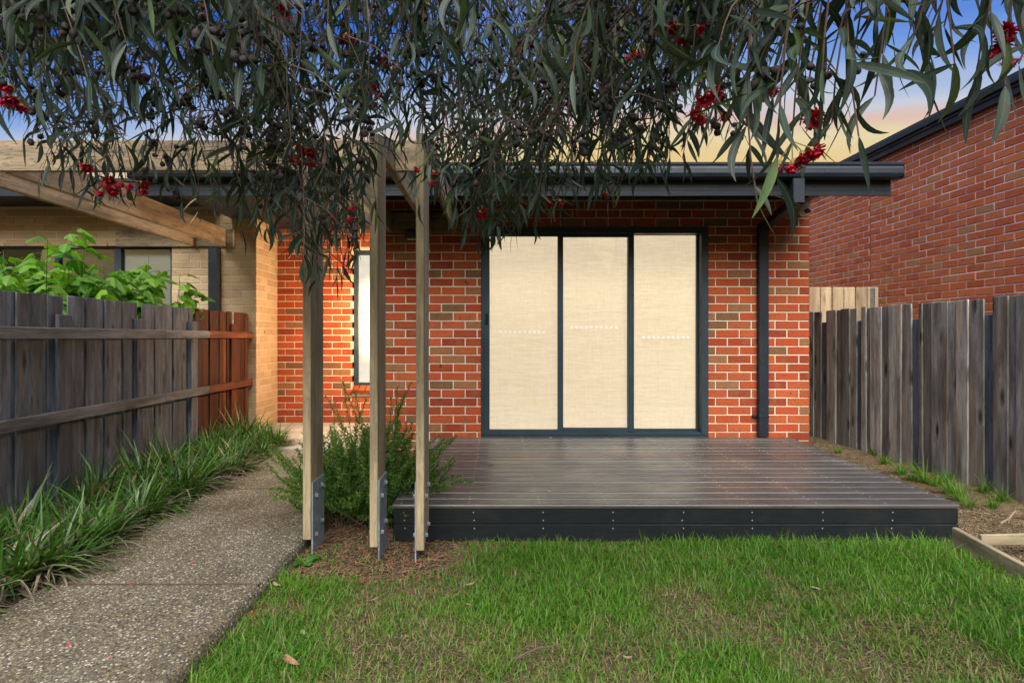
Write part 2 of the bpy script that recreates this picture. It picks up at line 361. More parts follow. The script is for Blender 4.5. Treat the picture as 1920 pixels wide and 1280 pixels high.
def plain(name, a, b, rough=.7, scale=40, spec=.3, bump=.3):
    t = NT(name); p = t.pos(); c = t.mix(t.ramp(t.noise(p, scale, 4), [(.3, 0.), (.7, 1.)]), a, b)
    br = t.math('MULTIPLY_ADD', t.irand(), .5, .75); cc = t.n('ShaderNodeCombineColor')
    for k in range(3): t.l(br, cc.inputs[k])
    return t.done(t.mix(1., c, cc.outputs[0], 'MULTIPLY'), rough, t.bump(t.noise(p, scale*3, 3), bump, .003), spec=spec)
M['bark'] = plain('smooth_gum_bark', (.20, .16, .12), (.10, .075, .055), .8, 6)
M['twig'] = plain('brown_twig', (.055, .034, .024), (.10, .068, .046), .7, 30)
M['gnut'] = plain('grey_brown_gumnut', (.016, .012, .012), (.036, .027, .024), .75, 90)
M['petal'] = plain('crimson_stamens', (.42, .006, .026), (.56, .018, .06), .6, 60)
M['cap'] = plain('green_gold_bud_cup', (.20, .19, .05), (.30, .22, .07), .6, 60)
M['straw'] = plain('dry_straw', (.30, .22, .12), (.17, .115, .06), .9, 20, .15)
M['dryleaf'] = plain('dry_brown_leaf', (.28, .15, .08), (.20, .11, .06), .8, 50, .2)
M['palefall'] = plain('pale_dry_leaf', (.27, .20, .135), (.19, .135, .09), .8, 50, .2)
M['bstem'] = plain('woody_stem', (.10, .065, .04), (.06, .04, .025), .85, 40)
M['white'] = plain('cream_plastic', (.75, .71, .62), (.70, .66, .57), .4, 8, .5, .05)
M['black'] = plain('black_plastic', (.008, .008, .010), (.012, .012, .014), .25, 8, .6, .05)

def blind_mat(name, col, strength):                   # roller blind of a lit room: woven cloth that glows through
    t = NT(name); p = t.pos()
    wv = t.noise(t.scaled(p, (1.1, 1, 15)), 4.5, 6, .7); wh = t.noise(t.scaled(p, (22, 1, 1.2)), 4.5, 4, .6); fine = t.noise(t.scaled(p, (6, 1, 34)), 4.5, 3)
    f = t.math('ADD', t.math('MULTIPLY', wv, .55), t.math('ADD', t.math('MULTIPLY', wh, .22), t.math('MULTIPLY', fine, .23)))
    c = t.mix(t.ramp(f, [(.40, 0.), (.60, 1.)]), tuple(v*q_ for v, q_ in zip(col, (.87, .83, .78))), col)
    t.done(t.mix(1., c, (.75, .72, .66), 'MULTIPLY'), .9, spec=.1)
    t.l(c, t.b.inputs['Emission Color']); t.b.inputs['Emission Strength'].default_value = strength
    return t.m
M['blind'] = blind_mat('lit_linen_blind', (1.0, .80, .57), .345)
M['blind_w'] = blind_mat('lit_white_blind', (1.0, .90, .76), .37)
t = NT('dim_blind'); M['blind_d'] = t.done((.42, .43, .40), .8)
t = NT('dark_room'); M['dark'] = t.done((.012, .013, .014), .6)
def glass_mat(name, rough=.0):
    t = NT(name); tr = t.n('ShaderNodeBsdfTransparent'); tr.inputs[0].default_value = (.93, .95, .94, 1); gl = t.n('ShaderNodeBsdfGlossy'); gl.inputs['Roughness'].default_value = rough
    fr = t.n('ShaderNodeFresnel'); fr.inputs[0].default_value = 1.62
    ms = t.n('ShaderNodeMixShader'); t.l(fr.outputs[0], ms.inputs[0]); t.l(tr.outputs[0], ms.inputs[1]); t.l(gl.outputs[0], ms.inputs[2]); t.l(ms.outputs[0], t.o.inputs[0]); return t.m
M['glass'] = glass_mat('window_glass')
t = NT('etched_white_dot'); M['dot'] = t.done((.8, .8, .78), .5)
t = NT('added_lamp_glow'); t.b.inputs['Emission Color'].default_value = (1, .72, .40, 1); t.b.inputs['Emission Strength'].default_value = 6; M['glow'] = t.done((.9, .8, .6), .5)  # globe of the lamp added in the entry recess

# ------------------------------------------------------------------ the ground
def ground_z(x, y):
    x = np.asarray(x, float); y = np.asarray(y, float)
    z = .10*sst(2.75, 3.35, x)*sst(2.9, 3.9, y)+.045*sst(-1.9, -2.25, x)+.05*sst(-2.0, -2.4, x)*sst(3.5, 6.5, y)
    z = z+.012*(vnoise(x, y, 1.6, 3)-.5)+.010*(vnoise(x, y, 6., 5)-.5)
    return z
gx = np.concatenate([[-800, -200, -60, -20, -10, -7], np.arange(-5, 7.01, .09), [8, 10, 20, 60, 200, 800]])
gy = np.concatenate([[-800, -200, -60, -20, -8, -4, -1.5], np.arange(0, 9.01, .09), [10, 12, 20, 60, 200, 800]])
GX, GY = np.meshgrid(gx, gy, indexing='ij'); GZ = ground_z(GX, GY)
nx, ny = len(gx), len(gy); I = np.arange(nx*ny).reshape(nx, ny)
Fq = np.stack([I[:-1, :-1].ravel(), I[1:, :-1].ravel(), I[1:, 1:].ravel(), I[:-1, 1:].ravel()], 1)
g = link('ground', np_mesh('ground', np.stack([GX.ravel(), GY.ravel(), GZ.ravel()], 1), Fq, M['soil'], smooth=True))
tag(g, 'brown soil and mulch ground sheet', None, kind='structure')

# footpath: exposed aggregate slabs with a control joint between them
PXL, PXR = -2.10, -1.10
def path_z(y): return .052+.016*max(0, y-2.0)
path_edges = [-.4, 1.05, 2.76, 4.4, 5.78]
fp = thing('footpath', None, None, ((PXL+PXR)/2, 2.7, 0)); tag(fp, 'exposed aggregate footpath leading to the entry', kind='structure')
for a, b in zip(path_edges[:-1], path_edges[1:]):
    a += .007; b -= .007; mb = MB(); za, zb = path_z(a), path_z(b)
    ch = .014
    prof = [(PXL, -.08), (PXL, -ch), (PXL+ch, 0), (PXR-.035, 0), (PXR-.015, -.005), (PXR-.004, -.016), (PXR+.006, -.035), (PXR+.012, -.08)]
    n = len(prof); rows = [(a, za-.002), (a+.003, za), (b-.003, zb), (b, zb-.002)]
    vs = [(x, yy, zz+z) for (yy, zz) in rows for x, z in prof]
    fs = [(i*n+k, i*n+k+1, (i+1)*n+k+1, (i+1)*n+k) for i in range(3) for k in range(n-1)]+[tuple(range(n)), tuple(3*n+k for k in range(n))[::-1]]
    mb.add(vs, fs).build('slab', M['path'], fp, fix=True)
for yj in path_edges[1:-1]:                            # dirt packed into the control joints
    zj = path_z(yj); MB().box(PXL+.006, PXR-.012, yj-.0085, yj+.0085, zj-.02, zj+.0012).build('joint_filling', M['soil'], fp)
pp = MB().box(-2.775, -1.16, 5.79, 7.52, 0, .128, .012).build('porch', M['conc']); tag(pp, 'pale concrete entry porch slab', kind='structure')

# ------------------------------------------------------------------ brickwork
BL, BH, JT = .230, .076, .010
def brick_mesh(seed, mat):
    rr = random.Random(seed); c = .004; d = .10
    f = lambda k: rr.uniform(-k, k)
    o = [(-BL/2, -BH/2), (BL/2, -BH/2), (BL/2, BH/2), (-BL/2, BH/2)]
    inn = [(-BL/2+c+f(.0015), -BH/2+c+f(.0015)), (BL/2-c+f(.0015), -BH/2+c+f(.0015)), (BL/2-c+f(.0015), BH/2-c+f(.0015)), (-BL/2+c+f(.0015), BH/2-c+f(.0015))]
    mid = [((inn[k][0]+inn[(k+1) % 4][0])/2+(0 if k % 2 == 0 else f(.001)), (inn[k][1]+inn[(k+1) % 4][1])/2+f(.0012)) for k in (0, 2)]
    vs = [(x, c*1.2, z) for x, z in o]+[(x, f(.0012), z) for x, z in inn]+[(x, d, z) for x, z in o]+[(mid[0][0], f(.001), mid[0][1]), (mid[1][0], f(.001), mid[1][1])]
    fs = [(4, 12, 13, 7), (12, 5, 6, 13), (0, 1, 5, 12, 4), (1, 2, 6, 5), (2, 3, 7, 13, 6), (3, 0, 4, 7), (0, 8, 9, 1), (1, 9, 10, 2), (2, 10, 11, 3), (3, 11, 8, 0)]
    m = bpy.data.meshes.new('brick'); m.from_pydata(vs, [], fs); m.materials.append(mat); m.update(); return m
def brick_courses(origin, th, length, z0, z1, zref, openings=(), off=0.0, gap=JT):
    """list of (world centre of the face, angle, length) for a stretcher-bond wall"""
    res = []; ux, uy = math.cos(th), math.sin(th); k0 = math.floor((z0-zref)/.086); k = k0
    while True:
        zb = zref+k*.086+gap/2; zt = zb+BH
        if zt > z1+.02: break
        k += 1
        if zb < z0-.06: continue
        zc = (zb+zt)/2; s = off+(-.12 if k % 2 else 0)-.24
        spans = [(0, length)]
        for (a, b, c, d) in openings:
            if c < zc < d:
                ns = []
                for (p, q) in spans:
                    if p < a: ns.append((p, min(q, a)))
                    if q > b: ns.append((max(p, b), q))
                spans = ns
        while s < length:
            for (p, q) in spans:
                a, b = max(s+gap/2, p), min(s+.24-gap/2, q)
                if b-a > .025:
                    m = (a+b)/2; res.append((Vector((origin[0]+ux*m, origin[1]+uy*m, zc)), th, b-a))
            s += .24
    return res
def lay(bricks, meshes, parent_of, show, limit, stuff_parent, mat):
    shown, rest = [], []
    for b in bricks: (shown if show(b) else rest).append(b)
    shown.sort(key=lambda b: -b[2]/b[0].y)
    rest += shown[limit:]; shown = shown[:limit]
    rr = random.Random(3)
    for (c, th, ln, wall) in shown:
        nrm = Vector((math.sin(th), -math.cos(th), 0)); o = link('brick', rr.choice(meshes), parent_of[wall], c+nrm*rr.uniform(-.001, .0025), (rr.uniform(-.006, .006), rr.uniform(-.006, .006), th+rr.uniform(-.004, .004)), (ln/BL, 1, 1), keep=False)
    by = {}
    for b in rest: by.setdefault(b[3], []).append(b)
    for wname, bs in by.items():
        V, Fs = [], []
        mb = MB()
        for (c, th, ln, wall) in bs:
            me = rr.choice(meshes); X = Matrix.Translation(c) @ Matrix.Rotation(th, 4, 'Z') @ Matrix.Diagonal((ln/BL, 1, 1, 1))
            mb.add([X @ v.co for v in me.vertices], [tuple(p.vertices) for p in me.polygons])
        o = mb.build('brickwork', mat, parent_of[wname]); o['kind'] = 'stuff'

YW = 5.93; XWL, XWR = -1.20, 3.155; DK = .2216
DX0, DX1, DZ1 = -.150, 2.136, 2.331
YN = 7.52; XC, YC = -2.79, 6.86
house = thing('brick_house', 'red brick house with charcoal eaves behind the deck', 'house', (1.0, YW, 0))
# mortar bodies of the walls, faces 5 mm behind the bricks
mo = .005
wm = MB(); wm.box(XWL+mo, DX0-.001, YW+mo, YW+.24, -.05, 2.62).box(DX1+.001, XWR-mo, YW+mo, YW+.24, -.05, 2.62).box(DX0-.001, DX1+.001, YW+mo, YW+.24, DZ1+.001, 2.62).box(DX0-.001, DX1+.001, YW+mo, YW+.24, -.05, DK-.01)
main_wall = wm.build('front_wall', M['mortar'], house)
nm = MB(); NWX0, NWX1, NWZ0, NWZ1 = -1.835, -1.24, .575, 2.34
nm.box(XC-.1, NWX0, YN+mo, YN+.2, 0, 2.62).box(NWX0, NWX1, YN+mo, YN+.2, 0, NWZ0-.03).box(NWX0, NWX1, YN+mo, YN+.2, NWZ1, 2.62).box(NWX1, XWL, YN+mo, YN+.2, 0, 2.62)
nook_wall = nm.build('entry_wall', M['mortar'], house)
sw = MB().box(XWL+mo, XWL+.2, YW+.245, YN+.2, -.05, 2.62).build('entry_side_wall', M['mortar'], house)
ew = MB().box(XWR-.2, XWR-mo, YW+.245, 11, -.05, 2.62).build('end_wall', M['mortar'], house)
parents = {'main': main_wall, 'nook': nook_wall, 'side': sw, 'end': ew}
bm_red = [brick_mesh(i, M['brick']) for i in range(6)]
bricks = [(*b, 'main') for b in brick_courses((XWL, YW), 0, XWR-XWL, .06, 2.60, DZ1, [(DX0-XWL, DX1-XWL, 0, DZ1)], off=.05)]
bricks += [(*b, 'nook') for b in brick_courses((XC, YN), 0, XWL-XC, .11, 2.60, .128, [(NWX0-XC, NWX1-XC, NWZ0-.075, NWZ1)], off=-.02)]
bricks += [(*b, 'side') for b in brick_courses((XWL, YN), -math.pi/2, YN-YW-.115, .11, 2.60, .128)]
bricks += [(*b, 'end') for b in brick_courses((XWR, YW+.115), math.pi/2, 4.9, .06, 2.60, DZ1)]
def show_red(b):
    if b[3] != 'main': return False
    x, y = proj(b[0]); return 700 < x < 1530 and 366 < y < 840
lay(bricks, bm_red, parents, show_red, 310, house, M['brick'])
# sloping brick sill under the entry window
sl = MB()
for k in range(7):
    x0 = NWX0+k*.086; sl.box(x0+.005, x0+.081, -.06, .075, -.05, 0, .004, Matrix.Translation((0, YN, NWZ0-.0)) @ Matrix.Rotation(R(22), 4, 'X'))
sl.build('sill_bricks', M['brick'], nook_wall)
# slab edge / threshold under the door
MB().box(DX0, DX1, YW-.02, YW+.20, DK-.012, DK+.012).build('threshold', M['frame'], house)

# sliding door: outer frame, three sashes, panes, blinds
door = MB(); fy0, fy1 = YW-.012, YW+.13
door.box(DX0+.002, DX0+.028, fy0, fy1, DK+.014, DZ1-.002, .003).box(DX1-.072, DX1-.002, fy0, fy1, DK+.014, DZ1-.002, .003)
door.box(DX0+.028, DX1-.072, fy0, fy1, DZ1-.068, DZ1-.002, .003).box(DX0+.028, DX1-.072, fy0+.012, fy1, DK+.014, DK+.030, .002)
for k in range(3): door.box(DX0+.03, DX1-.074, fy0+.012+k*.044, fy0+.018+k*.044, DK+.030, DK+.044)
sdoor = door.build('sliding_door', M['frame'], house); sdoor['label'] = 'three panel sliding door with lit linen blinds'
def pxm(px): return (px-VX)*YW/F
def pz(py): return EYE-(py-VY)*YW/F
def sash(name, l, r, b, tp, gl, gr, gb, gt, y):
    m = MB(); d = .034
    L, Rr, B, T, GL, GR, GB, GT = pxm(l), pxm(r), pz(b), pz(tp), pxm(gl), pxm(gr), pz(gb), pz(gt)
    m.box(L, GL, y, y+d, B, T, .003).box(GR, Rr, y, y+d, B, T, .003).box(GL, GR, y+.001, y+d-.001, B, GB, .003).box(GL, GR, y+.001, y+d-.001, GT, T, .003)
    m.build('sash', M['frame'], sdoor)
    MB().box(GL-.004, GR+.004, y+.014, y+.020, GB-.004, GT+.004).build('pane', M['glass'], sdoor)
    return GL, GR, GB, GT, y
S1 = sash('a', 906, 1056, 815, 430, 918, 1046, 805, 443, fy0+.014)
S2 = sash('b', 1046.5, 1191, 812.5, 433, 1057, 1180, 803, 443, fy0+.056)
S3 = sash('c', 1181, 1316, 810, 432, 1191.5, 1312, 806, 438, fy0+.098)
for (GL, GR, GB, GT, y), py, xs in ((S1, 622, (939, 1020)), (S2, 613, (1073, 1158)), (S3, 632, (1212, 1296))):
    mb = MB()
    for k in range(10):
        cx = pxm(xs[0]+(xs[1]-xs[0])*k/9); cz = pz(py); ri, ro, n = .006, .0125, 14; vs, fs = [], []
        for j in range(n):
            a = 2*math.pi*j/n
            for r_ in (ri, ro): vs.append((cx+r_*math.cos(a), y+.0125, cz+r_*math.sin(a)))
        for j in range(n): fs.append((2*j, 2*j+1, 2*((j+1) % n)+1, 2*((j+1) % n)))
        mb.add(vs, fs)
    o = mb.build('safety_dots', M['dot'], sdoor); o['kind'] = 'stuff'
for (GL, GR, GB, GT, y), head in ((S1, .0), (S2, .0), (S3, .055)):
    mb = MB(); zb = GB-.02; N = 10; vs = []; fs = []
    for i in range(N+1):
        x = GL-.012+(GR-GL+.024)*i/N
        for j in range(N+1):
            z = zb+(GT+.03-zb)*j/N; vs.append((x, YW+.160+.004*math.sin(i*1.3+j*.4)*(1-j/N), z))
    for i in range(N):
        for j in range(N): a = i*(N+1)+j; fs.append((a, a+N+1, a+N+2, a+1))
    mb.add(vs, fs).build('blind', M['blind'], sdoor, smooth=True)
lk = MB(); lx = pxm(912.5); lk.box(lx-.012, lx+.012, fy0-.002, fy0+.016, pz(607), pz(588), .003); lk.tube([(lx, fy0-.018, pz(598)), (lx, fy0, pz(598))], .007, 8)
lk.build('lock', M['black'], sdoor)
MB().box(DX0+.002, DX1-.002, YW+.21, YW+.235, DK, DZ1).build('room_screen', M['dark'], sdoor)
# entry window
ewn = MB(); yw = YN+.075
ewn.box(NWX0+.002, NWX0+.055, yw, yw+.06, NWZ0, NWZ1-.002, .003).box(NWX1-.055, NWX1-.002, yw, yw+.06, NWZ0, NWZ1-.002, .003)
ewn.box(NWX0+.055, NWX1-.055, yw+.001, yw+.059, NWZ0, NWZ0+.06, .003).box(NWX0+.055, NWX1-.055, yw+.001, yw+.059, NWZ1-.06, NWZ1-.002, .003)
ewo = ewn.build('window', M['frame'], house); ewo['label'] = 'tall narrow window with a bright white blind beside the entry'
MB().box(NWX0+.05, NWX1-.05, yw+.03, yw+.036, NWZ0+.055, NWZ1-.055).build('pane', M['glass'], ewo)
MB().box(NWX0+.05, NWX1-.05, yw+.07, yw+.074, NWZ0+.04, NWZ1-.04).build('blind', M['blind_w'], ewo)

# eaves: quad gutter, fascia, soffit, roof
GYF = 4.945; gt = 2.69
GL_, GR_ = -3.10, 3.43
q = [(GYF+.115, gt-.005), (GYF+.115, gt-.130), (GYF+.05, gt-.132), (GYF+.018, gt-.118), (GYF+.004, gt-.09), (GYF+.006, gt-.050), (GYF+.012, gt-.030), (GYF+.002, gt-.022), (GYF, gt-.004), (GYF+.004, gt), (GYF+.014, gt), (GYF+.016, gt-.012), (GYF+.024, gt-.03), (GYF+.02, gt-.09), (GYF+.05, gt-.122), (GYF+.107, gt-.122), (GYF+.107, gt-.005)]
gut = MB().prism(q, GL_, GR_); gut.box(GR_-.003, GR_+.002, GYF+.004, GYF+.115, gt-.13, gt-.006).box(GL_-.002, GL_+.003, GYF+.004, GYF+.115, gt-.13, gt-.006)
roof = MB()
vs = [(GL_+.02, GYF+.06, 2.675), (XWR+.04, GYF+.06, 2.675), (XWR+.04, 11, 3.25), (GL_+.02, 11, 3.25)]; vs += [(x, y, z+.03) for x, y, z in vs]
roof.add(vs, [(3, 2, 1, 0), (4, 5, 6, 7), (0, 1, 5, 4), (1, 2, 6, 5), (2, 3, 7, 6), (3, 0, 4, 7)])
roofo = roof.build('roof', M['char'], house)
gut.build('gutter', M['char'], roofo, fix=True)
FX0, FX1, FYF = -3.09, 3.392, 5.066
fb, ft = 2.434, 2.60
prof = [(FYF+.02, ft), (FYF+.02, fb+.004), (FYF+.012, fb), (FYF-.004, fb+.002), (FYF-.005, fb+.022), (FYF, fb+.026), (FYF, fb+.040), (FYF-.003, fb+.043), (FYF-.003, fb+.052), (FYF+.001, fb+.055), (FYF, ft)]
MB().prism(prof, FX0, FX1-.045).prism([(y-.0025 if y < FYF+.01 else y, z) for y, z in prof], FX1-.047, FX1).build('fascia', M['char'], roofo, fix=True)
MB().box(FX0+.01, XWR+.02, FYF+.02, YN+.2, 2.60, 2.615).build('soffit', M['char'], roofo)
# downpipe: drop from the gutter, offset back to the wall, long leg
dp = MB(); DXp = 3.0-.36; ux = pxm(1427); ox = (1496-VX)*4.99/F
dpo = MB().box(ux-.05, ux+.05, YW-.066, YW-.012, DK+.004, 2.33, .006)
dpo.box(ox-.05, ox+.05, GYF+.022, GYF+.098, 2.352, gt-.128, .006)
a = Vector((ox, GYF+.06, 2.37)); b = Vector((ux, YW-.04, 2.315)); d = (b-a); ln = d.length; Mx = Matrix.Translation((a+b)/2) @ d.to_track_quat('Y', 'Z').to_matrix().to_4x4()
dpo.box(-.048, .048, -ln/2, ln/2, -.034, .034, .006, Mx)
dpj = dpo.build('downpipe', M['char'], house)
MB().box(ux-.095, ux-.05, YW-.03, YW-.006, .42, .445, .003).box(ux-.053, ux+.053, YW-.069, YW-.009, .425, .440, .002).build('pipe_bracket', M['char'], dpj)
MB().box(ux-.053, ux+.053, YW-.069, YW-.009, 2.12, 2.128, .002).build('pipe_joint', M['char'], dpj)

# security camera under the eave, wall light under the ledger, and an added, unseen entry lamp that warms the recess
sx, sy = 3.04, 5.80; sc_ = thing('security_camera', 'small cream dome security camera under the gutter corner', 'camera', (sx, YW, 2.45))
mb = MB(); pts = []
for i in range(9):
    a = i/8*math.pi/2; pts.append(((sx, sy+.02, 2.47-.058*math.sin(a)), .058*math.cos(a)+.0005))
mb.tube([(sx, sy+.02, 2.58)]+[p for p, _ in pts], [.058]+[r for _, r in pts], 16).build('housing', M['white'], sc_, smooth=True)
mb = MB(); Q = Matrix.Translation((sx+.008, sy-.036, 2.452)) @ Matrix.Rotation(R(18), 4, 'X')
vs = [Q @ Vector((.033*math.cos(k/16*2*math.pi), -.0, .024*math.sin(k/16*2*math.pi))) for k in range(16)]+[Q @ Vector((.026*math.cos(k/16*2*math.pi), -.010, .018*math.sin(k/16*2*math.pi))) for k in range(16)]
mb.add(vs, [(k, (k+1) % 16, 16+(k+1) % 16, 16+k) for k in range(16)]+[tuple(range(16, 32))]).build('lens', M['black'], sc_)
MB().box(sx-.045, sx+.045, sy+.02, YW+.004, 2.52, 2.60, .006).build('bracket', M['white'], sc_)
wl = thing('wall_light', 'small black box wall light beneath the pergola ledger', 'light', (-.80, YW, 2.2))
lx0, lx1 = pxm(761), pxm(792)
MB().box(lx0, lx1, YW-.085, YW+.004, pz(450), pz(433), .006).build('lamp_body', M['black'], wl)
MB().box(lx0+.02, lx1-.02, YW-.07, YW-.02, pz(450)-.004, pz(450)+.002).build('lamp_lens', M['white'], wl)
el = thing('added_entry_lamp', 'added unseen lamp on the side wall warming the entry recess', 'lamp', (XWL, 6.9, 1.5))
MB().box(XWL-.02, XWL+.004, 6.83, 6.97, 1.40, 1.62, .004).build('added_lamp_plate', M['char'], el)
MB().tube([(XWL-.05, 6.9, 1.42), (XWL-.05, 6.9, 1.60)], .028, 10).build('added_lamp_globe', M['glow'], el)
pl = bpy.data.lights.new('added_entry_lamp_light', 'POINT'); pl.energy = 52; pl.color = (1, .74, .46); pl.shadow_soft_size = .06  # added out of view to give the recess its warm light
plo = bpy.data.objects.new('added_lamp_light', pl); C.objects.link(plo); plo.location = (XWL-.16, 6.9, 1.45)

# ------------------------------------------------------------------ cream brick house next door
ch = thing('cream_brick_house', 'cream brick house with dark window beyond the grey fence', 'house', (-4.5, YC, 0))
WX1, WZ0, WZ1 = (322-VX)*YC/F, .95, EYE-(457-VY)*YC/F
WX0 = -5.9
cm = MB(); cm.box(-8, WX0, YC+mo, YC+.2, 0, 2.74).box(WX0, WX1, YC+mo, YC+.2, 0, WZ0).box(WX0, WX1, YC+mo, YC+.2, WZ1, 2.74).box(WX1, XC-mo, YC+mo, YC+.2, 0, 2.74)
cwall = cm.build('front_wall', M['mortar_c'], ch)
cside = MB().box(XC-.2, XC-mo, YC+.2, YN+.2, 0, 2.74).build('side_wall', M['mortar_c'], ch)
bm_c = [brick_mesh(40+i, M['brick_c']) for i in range(5)]
cb = [(*b, 'front') for b in brick_courses((-8, YC), 0, 8+XC, .04, 2.74, .04, [(WX0+8, WX1+8, WZ0, WZ1)], gap=.008)]
cb += [(*b, 'side') for b in brick_courses((XC, YC+.0), math.pi/2, YN-YC, .04, 2.74, .04, gap=.008, off=.11)]
def show_c(b):
    x, y = proj(b[0])
    if b[3] == 'side': return 360 < y < 830
    return -10 < x and 365 < y < (600 if x < 465 else 830)
lay(cb, bm_c, {'front': cwall, 'side': cside}, show_c, 300, ch, M['brick_c'])
cw = MB(); yy = YC+.05
for (a, b, c, d) in ((WX0, WX1, WZ1-.05, WZ1-.002), (WX0, WX1, WZ0, WZ0+.05), (WX1-.045, WX1-.002, WZ0+.05, WZ1-.05), (WX1-.70, WX1-.62, WZ0+.05, WZ1-.05), (WX0, WX0+.05, WZ0+.05, WZ1-.05), (WX1-1.4, WX1-1.35, WZ0+.05, WZ1-.05)):
    cw.box(a, b, yy, yy+.06, c, d, .003)
cwo = cw.build('window', M['frame'], ch)
MB().box(WX0+.02, WX1-.02, yy+.03, yy+.036, WZ0+.02, WZ1-.02).build('pane', M['glass'], cwo)
MB().box(WX1-.62, WX1-.03, yy+.07, yy+.075, WZ0+.02, WZ1-.02).build('blind', M['blind_d'], cwo)
MB().box(WX0+.02, WX1-.62, yy+.13, yy+.135, WZ0+.02, WZ1-.02).build('room_screen', M['dark'], cwo)
cr_ = MB().box(-8, -3.16, 6.22, 6.25, 2.71, 2.86).box(-8, -3.16, 6.25, YC+.2, 2.742, 2.76)
crf = cr_.build('eave', M['char'], ch)
vs = [(-8, 6.2, 2.862), (-3.15, 6.2, 2.862), (-3.15, 12, 3.4), (-8, 12, 3.4)]; vs += [(x, y, z+.03) for x, y, z in vs]
MB().add(vs, [(3, 2, 1, 0), (4, 5, 6, 7), (0, 1, 5, 4), (1, 2, 6, 5), (2, 3, 7, 6), (3, 0, 4, 7)]).build('roof', M['char'], ch)
cpx0, cpx1 = (390-VX)*6.76/F, (412-VX)*6.76/F
MB().box(cpx0, cpx1-.03, 6.755, 6.84, .05, 2.25, .006).build('downpipe', M['char'], ch)

# ------------------------------------------------------------------ red brick house beyond the right fence
NX = 5.15
nh = thing('neighbour_house', 'orange red brick side wall with dark gutter beyond the palings', 'house', (NX, 7, 0))
JY = NX*F/(1631-VX)
nw = MB().box(NX+mo, NX+.22, 2.5, JY-.004, 0, 3.70).box(NX+mo, NX+.22, JY+.004, 11.5, 0, 3.70).build('side_wall', M['mortar_n'], nh)
MB().box(NX+.002, NX+.2, JY-.0105, JY+.0105, 0, 3.7).build('control_joint', M['bearer'], nw)
bm_n = [brick_mesh(80+i, M['brick_n']) for i in range(5)]
nb = [(*b, 'a') for b in brick_courses((NX, 11.5), -math.pi/2, 11.5-JY-.006, .9, 3.68, .03, gap=.009)]
nb += [(*b, 'a') for b in brick_courses((NX, JY-.006), -math.pi/2, JY-2.5, .9, 3.68, .03, off=.10, gap=.009)]
def show_n(b):
    x, y = proj(b[0]); return 1518 < x < 1930 and 190 < y < (540 if x < 1640 else 600)
lay(nb, bm_n, {'a': nw}, show_n, 300, nh, M['brick_n'])
nf = MB()
nf.box(NX-.06, NX-.02, 2.4, 11.6, 3.60, 3.665, .003).box(NX-.075, NX-.06, 2.4, 11.6, 3.667, 3.70, .003).box(NX-.105, NX-.02, 2.4, 11.6, 3.702, 3.775, .006).box(NX-.02, NX+.2, 2.4, 11.6, 3.66, 3.70).build('gutter', M['char'], nh)
vs = [(NX-.08, 2.4, 3.777), (NX+5, 2.4, 4.3), (NX+5, 11.6, 4.3), (NX-.08, 11.6, 3.777)]; vs += [(x, y, z+.03) for x, y, z in vs]
MB().add(vs, [(3, 2, 1, 0), (4, 5, 6, 7), (0, 1, 5, 4), (1, 2, 6, 5), (2, 3, 7, 6), (3, 0, 4, 7)]).build('roof', M['char'], nh)

# ------------------------------------------------------------------ deck
DYF, ND = 3.52, 17
dk = thing('deck', 'dark charcoal composite deck in front of the sliding door', 'deck', (1.1, 4.7, 0))
pitch = (YW-.03-DYF)/ND; DXL = -.62
def dxr(y): return 2.775+(2.945-2.775)*(y-DYF)/(YW-DYF)
for k in range(ND):
    y0 = DYF+k*pitch+.007; y1 = DYF+(k+1)*pitch-.007; dz = random.uniform(-.0015, .0015)
    zt = DK+dz; pr = [(y0, zt-.024), (y0, zt-.010), (y0+.003, zt-.0045), (y0+.009, zt-.0012), (y0+.022, zt), (y1-.022, zt), (y1-.009, zt-.0012), (y1-.003, zt-.0045), (y1, zt-.010), (y1, zt-.024)]
    mb = MB().prism(pr, DXL, 2.8); mb.v = [(x if x < 2 else x-2.8+dxr(y), y, z) for x, y, z in mb.v]
    mb.build('board', M['deck'], dk, fix=True)
MB().box(DXL+.004, dxr(DYF)-.004, DYF+.012, DYF+.034, DK-.026-.093, DK-.030, .003).build('fascia_board', M['fascia_b'], dk)
MB().box(DXL+.004, dxr(DYF)-.002, DYF+.009, DYF+.034, DK-.026-.194, DK-.026-.096, .003).build('fascia_board', M['fascia_b'], dk)
mb = MB().box(2.8-.03, 2.8-.008, DYF+.036, YW-.04, DK-.20, DK-.028, .003); mb.v = [(x-2.8+dxr(y), y, z) for x, y, z in mb.v]; mb.build('end_board', M['fascia_b'], dk)
MB().box(DXL+.01, DXL+.03, DYF+.036, YW-.04, DK-.20, DK-.028, .003).build('end_board', M['fascia_b'], dk)
sc_m = MB(); JX = [-.577+.417*k for k in range(9)]
def disc(mb, c, r, n, ax):
    vs = []
    for k in range(n):
        a = 2*math.pi*k/n; vs.append((c[0]+r*math.cos(a), c[1]+(r*math.sin(a) if ax == 'z' else 0), c[2]+(r*math.sin(a) if ax == 'y' else 0)))
    top = [(v[0]*.8+c[0]*.2, v[1]*.8+c[1]*.2-(.0015 if ax == 'y' else 0), v[2]*.8+c[2]*.2+(.0015 if ax == 'z' else 0)) for v in vs]
    mb.add(vs+top, [(k, (k+1) % n, n+(k+1) % n, n+k) for k in range(n)]+[tuple(range(n, 2*n))])
for x in JX:
    for k in range(ND):
        for f in (.22, .78): disc(sc_m, (x+random.uniform(-.006, .006), DYF+(k+f)*pitch, DK+.0013), .0042, 6, 'z')
    for z in (DK-.05, DK-.098, DK-.145): disc(sc_m, (x+.03+random.uniform(-.006, .006), DYF+.0085 if z < DK-.12 else DYF+.0115, z), .0048, 6, 'y')
o = sc_m.build('screws', M['screw'], dk); o['kind'] = 'stuff'
brr = MB()
